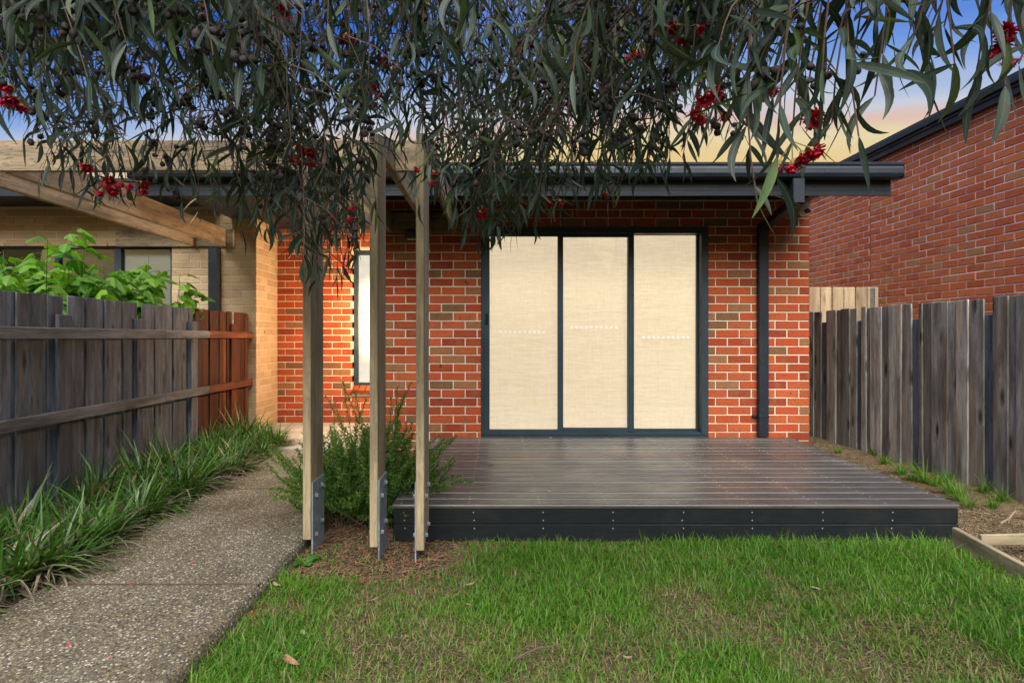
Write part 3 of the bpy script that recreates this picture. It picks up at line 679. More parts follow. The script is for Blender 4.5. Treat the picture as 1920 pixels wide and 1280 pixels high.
for x0, x1 in ((-.55, .55), (.58, 1.62), (1.65, 2.45)): brr.box(x0, x1, DYF+.05, DYF+.095, -.06, DK-.20, .004)
brr.build('bearer', M['bearer'], dk)
MB().box(2.5, 2.68, DYF+.06, DYF+.2, -.03, .02, .006).build('stump', M['conc'], dk)
for x in JX[::2]: MB().box(x-.02, x+.02, DYF+.10, YW-.05, -.02, DK-.028).build('joist', M['bearer'], dk)

# ------------------------------------------------------------------ pergola
pg = thing('pergola', 'weathered timber pergola on three plank posts beside the deck', 'pergola', (-.9, 3.35, 0))
RZ0, RZ1 = 2.272, 2.468
def plate(side, xf, y0, y1, ztop, post):
    x0, x1 = (xf, xf+.008) if side > 0 else (xf-.008, xf)
    pj = MB().box(x0, x1, y0+.01, y1-.008, -.06, ztop, .002).build('base_plate', M['galv'], post)
    for zz in (ztop-.06, ztop-.27):
        for fy in (.28, .74):
            y = y0+(y1-y0)*fy; z = zz+random.uniform(-.01, .01)-(.03 if fy < .5 else 0); xb = x1 if side > 0 else x0
            for sgn, xs in ((side, xb), (-side, xf-side*.044)):
                m = MB(); m.tube([(xs-sgn*.001, y, z), (xs+sgn*.004, y, z)], .017, 12); m.tube([(xs+sgn*.004, y, z), (xs+sgn*.014, y, z)], .0115, 6)
                m.build('bolt', M['galv'], post)
POSTS = [(-1.083, -1.037, 3.30, 3.54, .085, 1, .405), (-.689, -.645, 3.21, 3.45, .075, 1, .44), (-.435, -.391, 3.20, 3.44, .06, -1, .43)]
for i, (x0, x1, y0, y1, zb, side, zt) in enumerate(POSTS):
    m = MB().box(x0, x1, y0, y1, zb, RZ0-.002, .004)
    if i == 2: m.v = [(x, y, z if z > .5 else z+(.07 if y > 3.3 else 0)) for x, y, z in m.v]
    p = m.build('post', M['post'], pg)
    plate(side, x1 if side > 0 else x0, y0, y1, zt, p)
    MB().prism([(y0, RZ0), (y0, RZ0+.055), (3.735, RZ1), (5.88, RZ1), (5.88, RZ0)], x0+.001, x1-.001).build('rafter', M['raft'], pg, fix=True)
for x in (-3.14, -3.485): MB().box(x-.0225, x+.0225, 3.79, 6.80, RZ0, RZ1, .004).build('rafter', M['raft'], pg)
MB().box(-4.4, -1.086, 3.742, 3.787, RZ0+.003, RZ1+.003, .004).build('beam', M['beam'], pg)
MB().box(-1.034, -.692, 3.744, 3.789, RZ0+.003, RZ1+.003, .004).build('beam', M['beam'], pg)
MB().box(-.642, -.438, 3.744, 3.789, RZ0+.003, RZ1+.003, .004).build('beam', M['beam'], pg)
lg = MB().box(-1.19, -.30, 5.885, 5.928, RZ0-.004, RZ1-.006, .004).build('ledger', M['beam'], pg)
for x in (-.98, -.80, -.55, -.46):
    MB().tube([(x, 5.886, 2.40), (x, 5.876, 2.40)], .014, 8).build('bolt', M['galv'], lg)
lg2 = MB().box(-4.4, -3.04, 6.812, 6.855, RZ0-.004, RZ1, .004).build('ledger', M['beam'], pg)
for x in (-3.40, -3.20): MB().tube([(x, 6.813, 2.33), (x, 6.803, 2.33)], .012, 8).build('bolt', M['galv'], lg2)

# ------------------------------------------------------------------ fences
pal_cache = {}
def paling(parent, name, x, y, z0, z1, wd, th, mat, rz=0.0):
    key = (mat.name, random.randrange(4)); 
    if key not in pal_cache:
        m = MB().box(-.5, .5, -.5, .5, 0, 1, .0).mesh('paling', mat); pal_cache[key] = m
    mb_ = MB().box(-th/2, th/2, -wd/2, wd/2, 0, z1-z0, .002)
    tw = random.uniform(-.006, .006); H = z1-z0
    mb_.v = [(a+tw*(c/H)*(1 if b > 0 else -1), b, c+(random.uniform(-.004, .004) if c > .5 else 0)) for a, b, c in mb_.v]
    return link(name, mb_.mesh(name, mat), parent, (x, y, z0), (0, 0, rz), keep=True)
FX = -2.89
lf = thing('paling_fence', 'dark weathered paling fence beside the strappy plants, red stained end', 'fence', (FX, 4.8, 0))
posts_l = [2.24, 3.08, 3.93, 4.77, 5.61, 6.46]
for y in posts_l[1:]:
    wd = .125; gz = .02
    MB().box(FX-.045, FX+.022, y-wd/2, y+wd/2, -.1, 1.375+random.uniform(-.01, .01), .004).build('post', M['stain'] if y > 6.2 else M['pal'], lf)
for a, b in zip(posts_l, posts_l[1:]+[7.0]):
    a += .06; b -= .02; y = a; k = 0
    if a > 6.3: b = 6.84; 
    while y < b-.03:
        wd = random.choice([.10, .12, .15, .18, .14]); wd = min(wd, b-y+.02); yc = y+wd/2
        st = yc > 5.72
        paling(lf, 'paling', FX-.008-(.009 if k % 2 else 0), yc, .0, 1.495+random.uniform(-.006, .006), wd, .011, M['stain'] if st else M['pal'])
        y += wd-.022; k += 1
for z0, z1 in ((1.208, 1.282), (.662, .738)):
    MB().box(FX+.024, FX+.060, 2.3, 5.05, z0, z1, .004).build('rail', M['rail'], lf)
    MB().box(FX+.0245, FX+.0595, 5.053, 6.92, z0+.002, z1-.001, .004).build('rail', M['rail'], lf)
RX = 3.60
rfn = thing('paling_fence', 'silver grey paling fence with stepped tops beside the mulch strip', 'fence', (RX, 6, 0))
posts_r = [3.50, 4.28, 5.03, 5.81, 6.45, 7.2, 8.0, 8.8]
for y in posts_r:
    MB().box(RX-.004, RX+.06, y-.07, y+.07, -.05, 1.382+random.uniform(-.008, .008), .004).build('post', M['pal'], rfn)
for a, b in zip(posts_r[:-1], posts_r[1:]):
    a += .05; b -= .05; y = a; k = 0
    while y < b-.03:
        wd = random.choice([.11, .12, .15, .16, .14]); wd = min(wd, b-y); yc = y+wd/2
        paling(rfn, 'paling', RX+.0-(.016 if k % 2 else .0)-.012, yc, .03+random.uniform(-.02, .03), 1.505+random.uniform(-.006, .006), wd, .014, M['pal_r'])
        y += wd-.022; k += 1
for z0 in (.55, 1.15): MB().box(RX+.065, RX+.10, 3.3, 9, z0, z0+.07, .004).build('rail', M['rail'], rfn)
cf = thing('side_fence', 'pale new timber fence across the gap beyond the silver palings', 'fence', (4.1, 7.2, 0))
x = 3.68; k = 0
while x < 4.58:
    m = MB().box(-.066, .066, -.008, .008, 0, 1.72, .006); o = link('paling', m.mesh('paling', M['pal_new']), cf, (x+.066, 7.2-(.006 if k % 2 else 0), .11)); x += .143; k += 1
MB().box(4.56, 4.63, 7.19, 7.26, .05, 1.82, .004).build('post', M['pal_r'], cf)
for z0 in (.6, 1.4): MB().box(3.66, 4.62, 7.21, 7.25, z0, z0+.07, .004).build('rail', M['pal_new'], cf)

# timber edging by the deck corner
def board_between(name, a, b, h, th, parent=None):
    a, b = Vector(a), Vector(b); d = b-a; Mx = Matrix.Translation((a+b)/2) @ Matrix.Rotation(math.atan2(d.y, d.x), 4, 'Z') @ Matrix.Rotation(-math.asin(d.z/d.length), 4, 'Y')
    m = MB().box(-d.length/2, d.length/2, -th/2, th/2, -h/2, h/2, .004); me = m.mesh(name, M['sleeper']); o = bpy.data.objects.new(name, me); C.objects.link(o); o.matrix_world = Mx; return o
e1 = board_between('edging_board', at(1788, 1004, 3.34), at(1990, 1116, 2.72), .105, .03); tag(e1, 'grey brown timber edging plank slanting away from the deck corner', 'plank')
e2 = board_between('edging_board', at(1838, 1012, 3.26), at(1990, 1008, 3.20), .06, .022); tag(e2, 'thin timber edging strip half buried in mulch behind the plank', 'plank')

# ------------------------------------------------------------------ plants: blade generator
def blades(n, bx, by, bz, h, lean_az, lean, wd, seg=3, tilt=None, rnd=None, dry=None):
    """curved ribbon blades, leaving the ground at the angle tilt and bending by lean towards the tip; every input an array of n"""
    V = []; tilt = np.zeros(n) if tilt is None else tilt
    ux, uy = np.cos(lean_az), np.sin(lean_az); px, py = -uy, ux; tw = rng.uniform(-1.2, 1.2, n); swv = rng.normal(0, .18, n)
    s = np.zeros(n); zz = np.zeros(n); lat = np.zeros(n)
    for i in range(seg+1):
        t_ = i/seg
        if i:
            a = np.minimum(tilt+lean*(t_-.5/seg), 2.6); s = s+h/seg*np.sin(a); zz = zz+h/seg*np.cos(a); lat = lat+h/seg*swv*t_*2
        ww = wd*(1-t_**2.2)*(.65+.35*min(1, t_*4)) if i < seg else wd*.03
        qx = px*np.cos(tw*t_)+ux*np.sin(tw*t_)*.5; qy = py*np.cos(tw*t_)+uy*np.sin(tw*t_)*.5
        cx, cy, cz = bx+ux*s+px*lat, by+uy*s+py*lat, np.maximum(bz+zz, bz+.003)
        V.append(np.stack([cx-qx*ww/2, cy-qy*ww/2, cz], 1)); V.append(np.stack([cx+qx*ww/2, cy+qy*ww/2, cz+.2*ww*np.sin(tw)], 1))
    k = len(V); A = np.stack(V, 1).reshape(-1, 3); b0 = (np.arange(n)*k)[:, None]
    Fs = [np.concatenate([b0+2*i, b0+2*i+1, b0+2*i+3, b0+2*i+2], 1) for i in range(seg)]
    Fc = np.stack(Fs, 1).reshape(-1, 4)
    at_ = {'rnd': np.repeat(rnd if rnd is not None else rng.random(n), k), 'dry': np.repeat(dry if dry is not None else np.zeros(n), k)}
    return A, Fc, at_

# lawn
def lawn_mask(x, y):
    m = (x > -1.09) & (y < 3.50)
    m &= (x < 2.60+.14*(y-2.8)+.16*(vnoise(y, y*0, 3., 2)-.5)) | (y < 2.80-.16*(x-2.5)+.14*(vnoise(x, x*0, 3., 6)-.5))
    bare = ((x+.75)/.62)**2+((y-3.32)/.36)**2
    m &= ~((bare < 1.0+.5*(vnoise(x, y, 7, 8)-.5)) & (rng.random(len(x)) < .93))
    return m
N = 300000
x = rng.uniform(-1.12, 4.6, N); y = 1.0+2.5*rng.random(N)**1.15
patch = vnoise(x, y, 2.3, 1)*.6+vnoise(x, y, 6.5, 4)*.4
near_deck = sst(2.95, 3.4, y); right = sst(1.9, 2.6, x)*sst(2.2, 2.9, y)
lush = np.clip(near_deck+right+.25*sst(-.9, -1.08, x), 0, 1)
keep = lawn_mask(x, y) & (rng.random(N) < .52+.6*sst(.25, .6, patch)+.3*lush)
x, y, patch, lush = x[keep], y[keep], patch[keep], lush[keep]; n = len(x)
h = (.022+.034*rng.random(n)+.05*rng.random(n)**5)*(1+.5*lush)*(.40+.85*patch)*(1-.3*sst(3.2, 3.45, y))
thin = sst(.62, .28, patch)*(1-.8*lush)
dry = (rng.random(n) < .10+.50*thin).astype(float)*rng.uniform(.5, 1, n)
az = rng.uniform(0, 2*np.pi, n); lean = rng.uniform(.1, 1.9, n); tl = np.abs(rng.normal(.2, .65, n))
A, Fc, at_ = blades(n, x, y, ground_z(x, y)-.004, h*1.25, az, lean, rng.uniform(.003, .0062, n), 3, tilt=tl, rnd=np.clip(rng.random(n)*.8+.35*(vnoise(x, y, 3.1, 17)-.4), 0, 1), dry=dry)
o = link('grass', np_mesh('grass', A, Fc, M['grass'], at_)); tag(o, 'green lawn grass with dry patches in front of the deck', 'grass', kind='stuff')
print('grass blades', n)
# straw thatch in the lawn and mulch by the fence and beds: thin chips lying on the soil
def chips(name, n, fx, label, mat, lmin, lmax, wmin, wmax, lift=.006):
    x, y = fx(n); n = len(x); z = ground_z(x, y)+rng.uniform(.002, lift, n); L = rng.uniform(lmin, lmax, n); W = rng.uniform(wmin, wmax, n); a = rng.uniform(0, 2*np.pi, n); pt = rng.normal(0, .18, n); bow = rng.normal(0, .15, n)
    ux, uy = np.cos(a), np.sin(a); V = []
    for s_, bw in ((-.5, 0), (0, 1), (.5, 0)):
        for q_ in (-.5, .5): V.append(np.stack([x+ux*L*s_-uy*(W*q_+bow*L*bw*.6), y+uy*L*s_+ux*(W*q_+bow*L*bw*.6), z+np.abs(L*s_*pt)*np.sign(s_*pt)*.5+L*.06*bw], 1))
    A = np.stack(V, 1).reshape(-1, 3); b0 = (np.arange(n)*6)[:, None]; Fc = np.stack([np.concatenate([b0+0, b0+1, b0+3, b0+2], 1), np.concatenate([b0+2, b0+3, b0+5, b0+4], 1)], 1).reshape(-1, 4)
    o = link(name, np_mesh(name, A, Fc, mat)); tag(o, label, name.replace('_', ' '), kind='stuff'); return o
def area(x0, x1, y0, y1, cond=None):
    def f(n):
        x = rng.uniform(x0, x1, n); y = rng.uniform(y0, y1, n)
        if cond is not None: k = cond(x, y); x, y = x[k], y[k]
        return x, y
    return f
def strip(x, y): return (x > np.where(y < 3.5, 2.60+.14*(y-2.8), 2.70+(y-3.5)*.08)) & (x < 3.62) & (y > 2.78-.16*(x-2.5)) & (rng.random(len(x)) < sst(2.9, 3.6, y)*.9+.12)
chips('straw', 45000, area(2.6, 3.65, 2.5, 8.5, strip), 'dry straw mulch along the silver fence', M['straw'], .02, .07, .0015, .005)
chips('thatch', 15000, area(-1.1, 3.2, 1.0, 3.5), 'dead straw thatch between the lawn blades', M['straw'], .02, .05, .0012, .003)
def bedf(x, y): return ((x+.75)/.75)**2+((y-3.4)/.5)**2 < 1
chips('bark_mulch', 5000, area(-1.5, 0, 2.8, 4.6, bedf), 'reddish bark litter round the pergola posts', M['dryleaf'], .015, .05, .003, .009, .012)
chips('petals', 90, area(-1.08, -.2, 2.5, 3.3), 'fallen crimson petals below the posts', M['petal'], .008, .016, .004, .008, .02)
chips('leaf_litter', 6000, area(-2.86, -2.06, 2.2, 6.8), 'dry leaf litter under the strappy plants', M['straw'], .03, .10, .002, .006, .012)

# strappy clumps along the fence
def clump_meshes(seed, ng=105, nd=165):
    def mk(n, dryv, hmin, hmax, lmin, lmax, t0, zoff=0.):
        az = rng.uniform(0, 2*np.pi, n); r = .075*np.sqrt(rng.random(n)); h = rng.uniform(hmin, hmax, n)
        return blades(n, r*np.cos(az), r*np.sin(az), np.full(n, zoff), h, az+rng.normal(0, .7, n), rng.uniform(lmin, lmax, n), rng.uniform(.012, .022, n), 5, tilt=np.abs(rng.normal(t0, .35, n)), rnd=rng.random(n), dry=np.full(n, dryv)*rng.uniform(.7, 1, n))
    a = mk(ng, 0, .18, .42, .1, 2.0, .45); d = mk(nd, 1, .16, .36, .8, 2.4, .75)
    return np_mesh('green_leaves', *a[:2], M['strap'], a[2]), np_mesh('dry_leaves', *d[:2], M['strap'], d[2])
cl = [clump_meshes(i) for i in range(5)]
spots = []
yy = 1.75
while yy < 6.55:
    for xx in (-2.70, -2.48, -2.27):
        if yy > 6.2 and xx > -2.4: continue
        spots.append((xx+random.uniform(-.06, .06), yy+random.uniform(-.09, .09)))
    yy += .24
spots += [(-2.05, 6.02), (-2.0, 5.9)]
for i, (xx, yy) in enumerate(spots):
    small = xx > -2.1
    cx = min(xx, -2.2) if not small else xx-.32
    c = thing('strappy_plant', 'small strappy seedling at the corner of the porch slab' if small else 'strappy green plant with brown dead leaves in the bed by the fence', 'plant', (cx, yy, float(ground_z(cx, yy))-.01), 'strappy seedlings by the porch' if small else 'strappy plants along the dark fence')
    s_ = random.uniform(.7, 1.25)*(.7 if small else 1); g_, d_ = random.choice(cl); rz = random.uniform(0, 6.28)
    for nm_, me in (('green_leaves', g_), ('dry_leaves', d_)):
        o = link(nm_, me, c, (0, 0, 0), (0, 0, rz), (s_, s_, s_*random.uniform(.85, 1.1)), keep=False)

# needle-leaved bush behind the posts
def bush():
    b = thing('rosemary_bush', 'dense needle leaved green bush growing between the pergola posts', 'bush', (-.85, 3.95, 0))
    st = MB(); bp, bd, bl = [], [], []
    r_ = random.Random(5)
    for k in range(430):
        a = r_.uniform(0, 2*math.pi); e = r_.random()**.8
        base = Vector((-.85+r_.uniform(-.24, .24), 3.95+r_.uniform(-.2, .2), 0))
        hh = r_.uniform(.16, .72)*(1-.25*e); out_ = e*.50
        tip = base+Vector((math.cos(a)*out_, math.sin(a)*out_*.8, hh))
        if k < 14: tip = Vector((-.85+r_.uniform(-.30, .30), 3.95+r_.uniform(-.15, .15), r_.uniform(.74, .96)))
        if 14 <= k < 34: tip = Vector((-1.27+r_.uniform(-.16, .12), 3.75+r_.uniform(-.25, .3), r_.uniform(.12, .5)))
        if 34 <= k < 46: tip = Vector((-.36+r_.uniform(-.12, .08), 3.85+r_.uniform(-.15, .25), r_.uniform(.3, .55)))
        mid = base*.5+tip*.5+Vector((math.cos(a)*.10*e, math.sin(a)*.1*e, r_.uniform(-.05, .16)*e+.05))
        pts = [(1-t_)**2*base+2*t_*(1-t_)*mid+t_*t_*tip for t_ in [i/9 for i in range(10)]]
        st.tube(pts, [.0045*(1-.75*i/9) for i in range(10)], 4, cap=False)
        for i in range(3, 10):
            d = (pts[i]-pts[i-1]).normalized()
            for j in range(24):
                q_ = pts[i-1].lerp(pts[i], j/24); ang = r_.uniform(0, 2*math.pi)
                s1 = d.cross(Vector((.3, .5, .8))).normalized(); s2 = d.cross(s1)
                dv = (d*r_.uniform(.2, .9)+(s1*math.cos(ang)+s2*math.sin(ang))*1.0+Vector((0, 0, .1))).normalized()
                bp.append(q_); bd.append(dv); bl.append((r_.uniform(.018, .034)*(1-.3*(i == 9)), 1. if i >= 8 else 0.))
    st.build('stems', M['bstem'], b)
    P_ = np.array([tuple(v) for v in bp]); D = np.array([tuple(v) for v in bd]); L = np.array(bl)[:, 0]; T = np.array(bl)[:, 1]
    sd_ = np.cross(D, rng.normal(size=D.shape)); sd_ /= np.linalg.norm(sd_, axis=1)[:, None]; W = rng.uniform(.0022, .0040, len(L))
    V = np.stack([P_-sd_*W[:, None]*.4, P_+sd_*W[:, None]*.4, P_+D*L[:, None]*.55+sd_*W[:, None], P_+D*L[:, None], P_+D*L[:, None]*.55-sd_*W[:, None]], 1).reshape(-1, 3)
    Fc = (np.arange(len(L))*5)[:, None]+np.array([[0, 1, 2, 3, 4]])
    dryv = T*(rng.random(len(L)) < .6)*rng.uniform(.3, .9, len(L))
    o = link('foliage', np_mesh('foliage', V, Fc, M['bush'], {'rnd': np.repeat(rng.random(len(L)), 5), 'dry': np.repeat(dryv, 5)}), b); o['kind'] = 'stuff'
    print('needles', len(L))
bush()

# lobed saplings behind the dark fence
def lobed_leaf():
    half = [(0, 0), (.10, .02), (.30, .02), (.46, .20), (.52, .40), (.36, .44), (.24, .50), (.26, .70), (.18, .86), (0, 1.12)]
    pts = half+[(-x, y) for x, y in half[-2:0:-1]]
    vs = [(x, y, -.35*abs(x)-.16*y*y+.05*math.sin(9*x+7*y)*abs(x)) for x, y in pts]+[(0, .25, .0), (0, .55, -.04), (0, .85, -.1)]
    n = len(pts); cidx = n; fs = []
    for i in range(n):
        a, b = i, (i+1) % n; ym = (pts[a][1]+pts[b][1])/2; c = n if ym < .38 else (n+1 if ym < .72 else n+2)
        fs.append((a, b, c))
        y2 = (pts[b][1]+pts[(b+1) % n][1])/2; c2 = n if y2 < .38 else (n+1 if y2 < .72 else n+2)
        if c2 != c: fs.append((b, c2, c))
    m = bpy.data.meshes.new('leaf'); m.from_pydata(vs, [], fs)
    l = m.uv_layers.new(name='UVMap')
    for lp in m.loops: v = m.vertices[lp.vertex_index].co; l.data[lp.index].uv = (v.x+.5, v.y)
    m.materials.append(M['maple']); m.update(); return m
lobe = lobed_leaf()
def sapling(base, tips, label, seed, nl):
    r_ = random.Random(seed); s = thing('sapling', label, 'plant', base); st = MB(); cand = []
    for tx, ty, tz in tips:
        b0 = Vector(base); tip = Vector((tx, ty, tz)); mid = b0*.45+tip*.55+Vector((r_.uniform(-.1, .1), r_.uniform(-.1, .1), .1))
        pts = [(1-t_)**2*b0+2*t_*(1-t_)*mid+t_*t_*tip for t_ in [i/9 for i in range(10)]]
        st.tube(pts, [.009*(1-.8*i/9) for i in range(10)], 5, cap=False)
        for i in range(4, 10):
            for q_ in range(6):
                if pts[i].z > 1.42: cand.append((pts[i].lerp(pts[i-1], r_.random()), r_.uniform(0, 2*math.pi), i == 9))
    r_.shuffle(cand); cand = cand[:nl]
    for p, a, top in cand:
        L = r_.uniform(.12, .19)*(.7 if top else 1); out_ = Vector((math.cos(a), math.sin(a), .25)); q_ = p+out_*r_.uniform(.05, .13)
        st.tube([p, p.lerp(q_, .5)+Vector((0, 0, .015)), q_], .0018, 4, cap=False)
        link('leaf', lobe, s, q_, (r_.uniform(-.95, -.1), r_.uniform(-.35, .35), a-math.pi/2+r_.uniform(-.3, .3)), (L*1.15, L*1.05, L), keep=True)
    st.build('stems', M['weed'], s)
r_ = random.Random(12)
sapling((-3.75, 4.95, .0), [(-3.75+r_.uniform(-.75, .6), 4.75+r_.uniform(-.5, .5), r_.uniform(1.6, 2.0)) for k in range(24)]+[(-3.52, 4.9, 2.14), (-3.45, 4.95, 2.02)], 'tall leafy green sapling against the dark window', 3, 290)
sapling((-3.4, 5.75, .0), [(-3.35+r_.uniform(-.38, .33), 5.75+r_.uniform(-.35, .25), r_.uniform(1.55, 1.86)) for k in range(17)]+[(-3.42, 5.8, 2.03)], 'lower leafy green sapling beside the dark downpipe', 4, 200)

sapling((-3.62, 5.3, .0), [(-3.55+r_.uniform(-.4, .35), 5.25+r_.uniform(-.35, .3), r_.uniform(1.55, 1.9)) for k in range(16)], 'middling leafy green sapling between the taller and the lower one', 9, 190)

# small weeds
def weed(x, y, s, seed, label, grp, n=9):
    r_ = random.Random(seed); z = float(ground_z(x, y)); wt = thing('weed', label, 'weed', (x, y, z), grp)
    for k in range(n):
        a = r_.uniform(0, 6.28); L = s*r_.uniform(.5, 1)
        m = MB(); vs = []
        for i, (u, wv) in enumerate(((0, .05), (.35, .16), (.65, .22), (.88, .15), (1, .01))):
            zz = .55*u*L*(1.3-u); c = Vector((math.cos(a)*u*L*.8, math.sin(a)*u*L*.8, zz)); p = Vector((-math.sin(a), math.cos(a), 0))*wv*L
            vs += [c-p, c+Vector((0, 0, -.02*L)), c+p]
        fs = [(3*i+j, 3*i+j+1, 3*i+j+4, 3*i+j+3) for i in range(4) for j in (0, 1)]
        m.add(vs, fs); link('leaf', m.mesh('leaf', M['weed']), wt, (0, 0, 0), keep=False)
weed(-1.02, 3.17, .12, 1, 'broad leaved weed at the path edge beside the post', None, 10)
weed(-1.06, 2.72, .06, 2, 'tiny weed at the path edge by the joint', None, 7)
weed(2.98, 3.28, .08, 3, 'small clover weed by the thin edging strip', None, 8)
def tuft(x, y, s, seed, n=34):
    z = float(ground_z(x, y)); az = rng.uniform(0, 6.28, n); r0 = .03*rng.random(n)
    A, Fc, at_ = blades(n, r0*np.cos(az), r0*np.sin(az), np.zeros(n)-.004, rng.uniform(.5, 1.2, n)*s, az, rng.uniform(.3, 1.6, n), rng.uniform(.004, .007, n), 4, tilt=np.abs(rng.normal(.2, .3, n)), rnd=rng.random(n), dry=(rng.random(n) < .12)*.7)
    o = link('grass_tuft', np_mesh('grass_tuft', A, Fc, M['grass'], at_), None, (x, y, z)); tag(o, 'loose green grass tuft growing in the straw by the deck', 'grass tuft', 'grass tufts in the straw strip')
for k, (px, py, s) in enumerate(((1660, 870, .10), (1690, 890, .13), (1735, 905, .15), (1780, 925, .14), (1800, 935, .15), (1740, 870, .08), (1590, 835, .07), (1570, 850, .07), (1830, 905, .12), (1845, 925, .10), (1880, 940, .10), (1905, 905, .14), (1620, 815, .07), (1700, 930, .12), (1870, 885, .10), (1640, 855, .08), (1655, 850, .06), (1710, 900, .09), (1720, 888, .07), (1755, 912, .10), (1768, 905, .08), (1815, 945, .09), (1790, 900, .07), (1860, 950, .08), (1890, 915, .08), (1600, 822, .05), (1675, 842, .05))):
    for i in range(1): 
        zz = .10; Y = (EYE-zz)*F/(py-VY); X = (px-VX)*Y/F
        if X < dxr(Y)+.06: X = dxr(Y)+.08
        tuft(X, Y, s*1.4, k, 60)

# fallen leaves and a twig
def fallen(x, y, L, mat, z=None, curl=.3, name='fallen_leaf', label=None, grp=None, wd=.26):
    z = (float(ground_z(x, y))+.03) if z is None else z; m = MB(); vs = []
    for i in range(7):
        u = i/6; ww = wd*math.sin(math.pi*min(1, u*.94+.05))**.8*L/2; zz = curl*L*(u-.5)**2; sw_ = .14*L*math.sin(u*3)
        vs += [(u*L-L/2, sw_-ww, zz+ww*.5), (u*L-L/2, sw_, zz), (u*L-L/2, sw_+ww, zz+ww*.4)]
    m.add(vs, [(3*i+j, 3*i+j+1, 3*i+j+4, 3*i+j+3) for i in range(6) for j in (0, 1)])
    o = link(name, m.mesh(name, mat), None, (x, y, z), (random.uniform(-.3, .3), random.uniform(-.3, .3), random.uniform(0, 6.28))); tag(o, label, 'leaf', grp); return o
def gp(px, py, z=.03): Y = (EYE-z)*F/(py-VY); return (px-VX)*Y/F, Y
for px, py, L, mt in ((545, 1240, .085, 'dryleaf'), (570, 1185, .04, 'palefall'), (955, 1020, .03, 'dryleaf')):
    pass
def ml(a, b): return 'curled %s leaf lying on the lawn grass' % a
X, Y = gp(547, 1240); fallen(X, Y, .085, M['dryleaf'], label='large curled brown leaf lying in the lawn near the path', wd=.42)
X, Y = gp(570, 1186); fallen(X, Y, .042, M['palefall'], label='small pink beige leaf on the lawn near the path', wd=.4)
for px, py, L in ((1035, 1045, .07), (1065, 1035, .06), (880, 1090, .08), (1248, 1111, .06), (1530, 1100, .07), (1470, 1145, .05), (1175, 1225, .06), (1700, 1130, .06), (700, 1120, .07), (880, 1130, .06)):
    X, Y = gp(px, py); fallen(X, Y, L*.75, M['palefall'], z=float(ground_z(X, Y))+.018, label='pale dry narrow leaf scattered on the lawn', grp='dry leaves on the lawn')
for px, py, L in ((478, 1103, .09), (500, 1096, .09), (520, 1100, .06)):
    X, Y = gp(px, py, .02); fallen(X, Y, L, M['palefall'], z=.035, label='dry gum leaf at the path edge beside the joint', grp='dry gum leaves at the path edge')
for px, py, L in ((361, 1057, .02), (245, 1098, .02), (376, 1098, .016), (480, 898, .02), (127, 1207, .022), (78, 1125, .018), (205, 1230, .016)):
    Y = (EYE-.065)*F/(py-VY); fallen((px-VX)*Y/F, Y, L, M['petal'], z=path_z(Y)+.004, name='fallen_petal', label='tiny crimson petal fallen on the aggregate path', grp='petals on the path', wd=.6)
for px, py, L, mt in ((1033, 822, .05, 'cap'), (920, 872, .06, 'bstem'), (955, 905, .02, 'cap'), (973, 910, .02, 'cap'), (1030, 922, .02, 'white'), (1153, 887, .02, 'petal'), (1336, 878, .025, 'dryleaf'), (816, 895, .02, 'cap'), (840, 924, .02, 'cap'), (1105, 934, .015, 'cap'), (1035, 913, .015, 'cap')):
    Y = (EYE-DK)*F/(py-VY); fallen((px-VX)*Y/F, min(Y, 5.85), L, M[mt], z=DK+.004, curl=.15, label='tiny dry leaf fragment lying on the deck boards', grp='leaf fragments on the deck', wd=.4)
X, Y = gp(1000, 1232); o = MB().tube([(-.07, -.02, 0), (-.02, .0, .015), (.03, .025, .02), (.07, .03, .018)], [.004, .0045, .004, .003], 6).build('twig', M['twig']); o.location = (X, Y, .035); tag(o, 'short dark twig lying on the lawn', 'twig')
X, Y = gp(1895, 985, .1); o = MB().tube([(-.08, -.02, 0), (0, .01, .02), (.08, .06, .05)], [.006, .006, .004], 6).build('twig', M['palefall']); o.location = (X, Y, .12); tag(o, 'pale curved stick on the straw by the fence', 'stick')

# ------------------------------------------------------------------ flowering gum overhead
TR = (2.9, -1.7, 0)
tree = thing('flowering_gum_tree', 'flowering gum tree with drooping grey green leaves and crimson blossoms', 'tree', TR)
tk = MB(); fork = Vector((2.6, -1.2, 2.5))
tk.tube([Vector(TR)+Vector((0, 0, -.1)), (2.88, -1.66, .15), (2.82, -1.5, 1.0), (2.7, -1.35, 1.8), fork], [.21, .16, .135, .125, .12], 12)
tk.build('trunk', M['bark'], tree, smooth=True)
limb_defs = [[fork, (1.6, .3, 3.1), (.2, 1.5, 3.25), (-1.4, 2.3, 3.35), (-3.3, 2.9, 3.25)],
             [fork, (1.2, -.3, 2.9), (-.6, .7, 2.95), (-1.9, 1.3, 2.75), (-3.0, 1.7, 2.65)],
             [fork, (2.4, .3, 3.1), (1.6, 1.6, 3.35), (.6, 2.7, 3.55), (-.5, 3.3, 3.7)],
             [fork, (2.6, .2, 2.9), (2.3, 1.1, 2.75), (1.6, 1.7, 2.85), (.9, 2.1, 3.0)],
             [fork, (2.9, .2, 3.0), (2.7, 1.4, 3.1), (2.3, 2.5, 3.3), (1.5, 3.0, 3.4)],
             [fork, (2.6, -.2, 2.5), (2.0, .6, 2.35), (1.5, 1.1, 2.40), (.9, 1.3, 2.55)]]
limb_pts = []
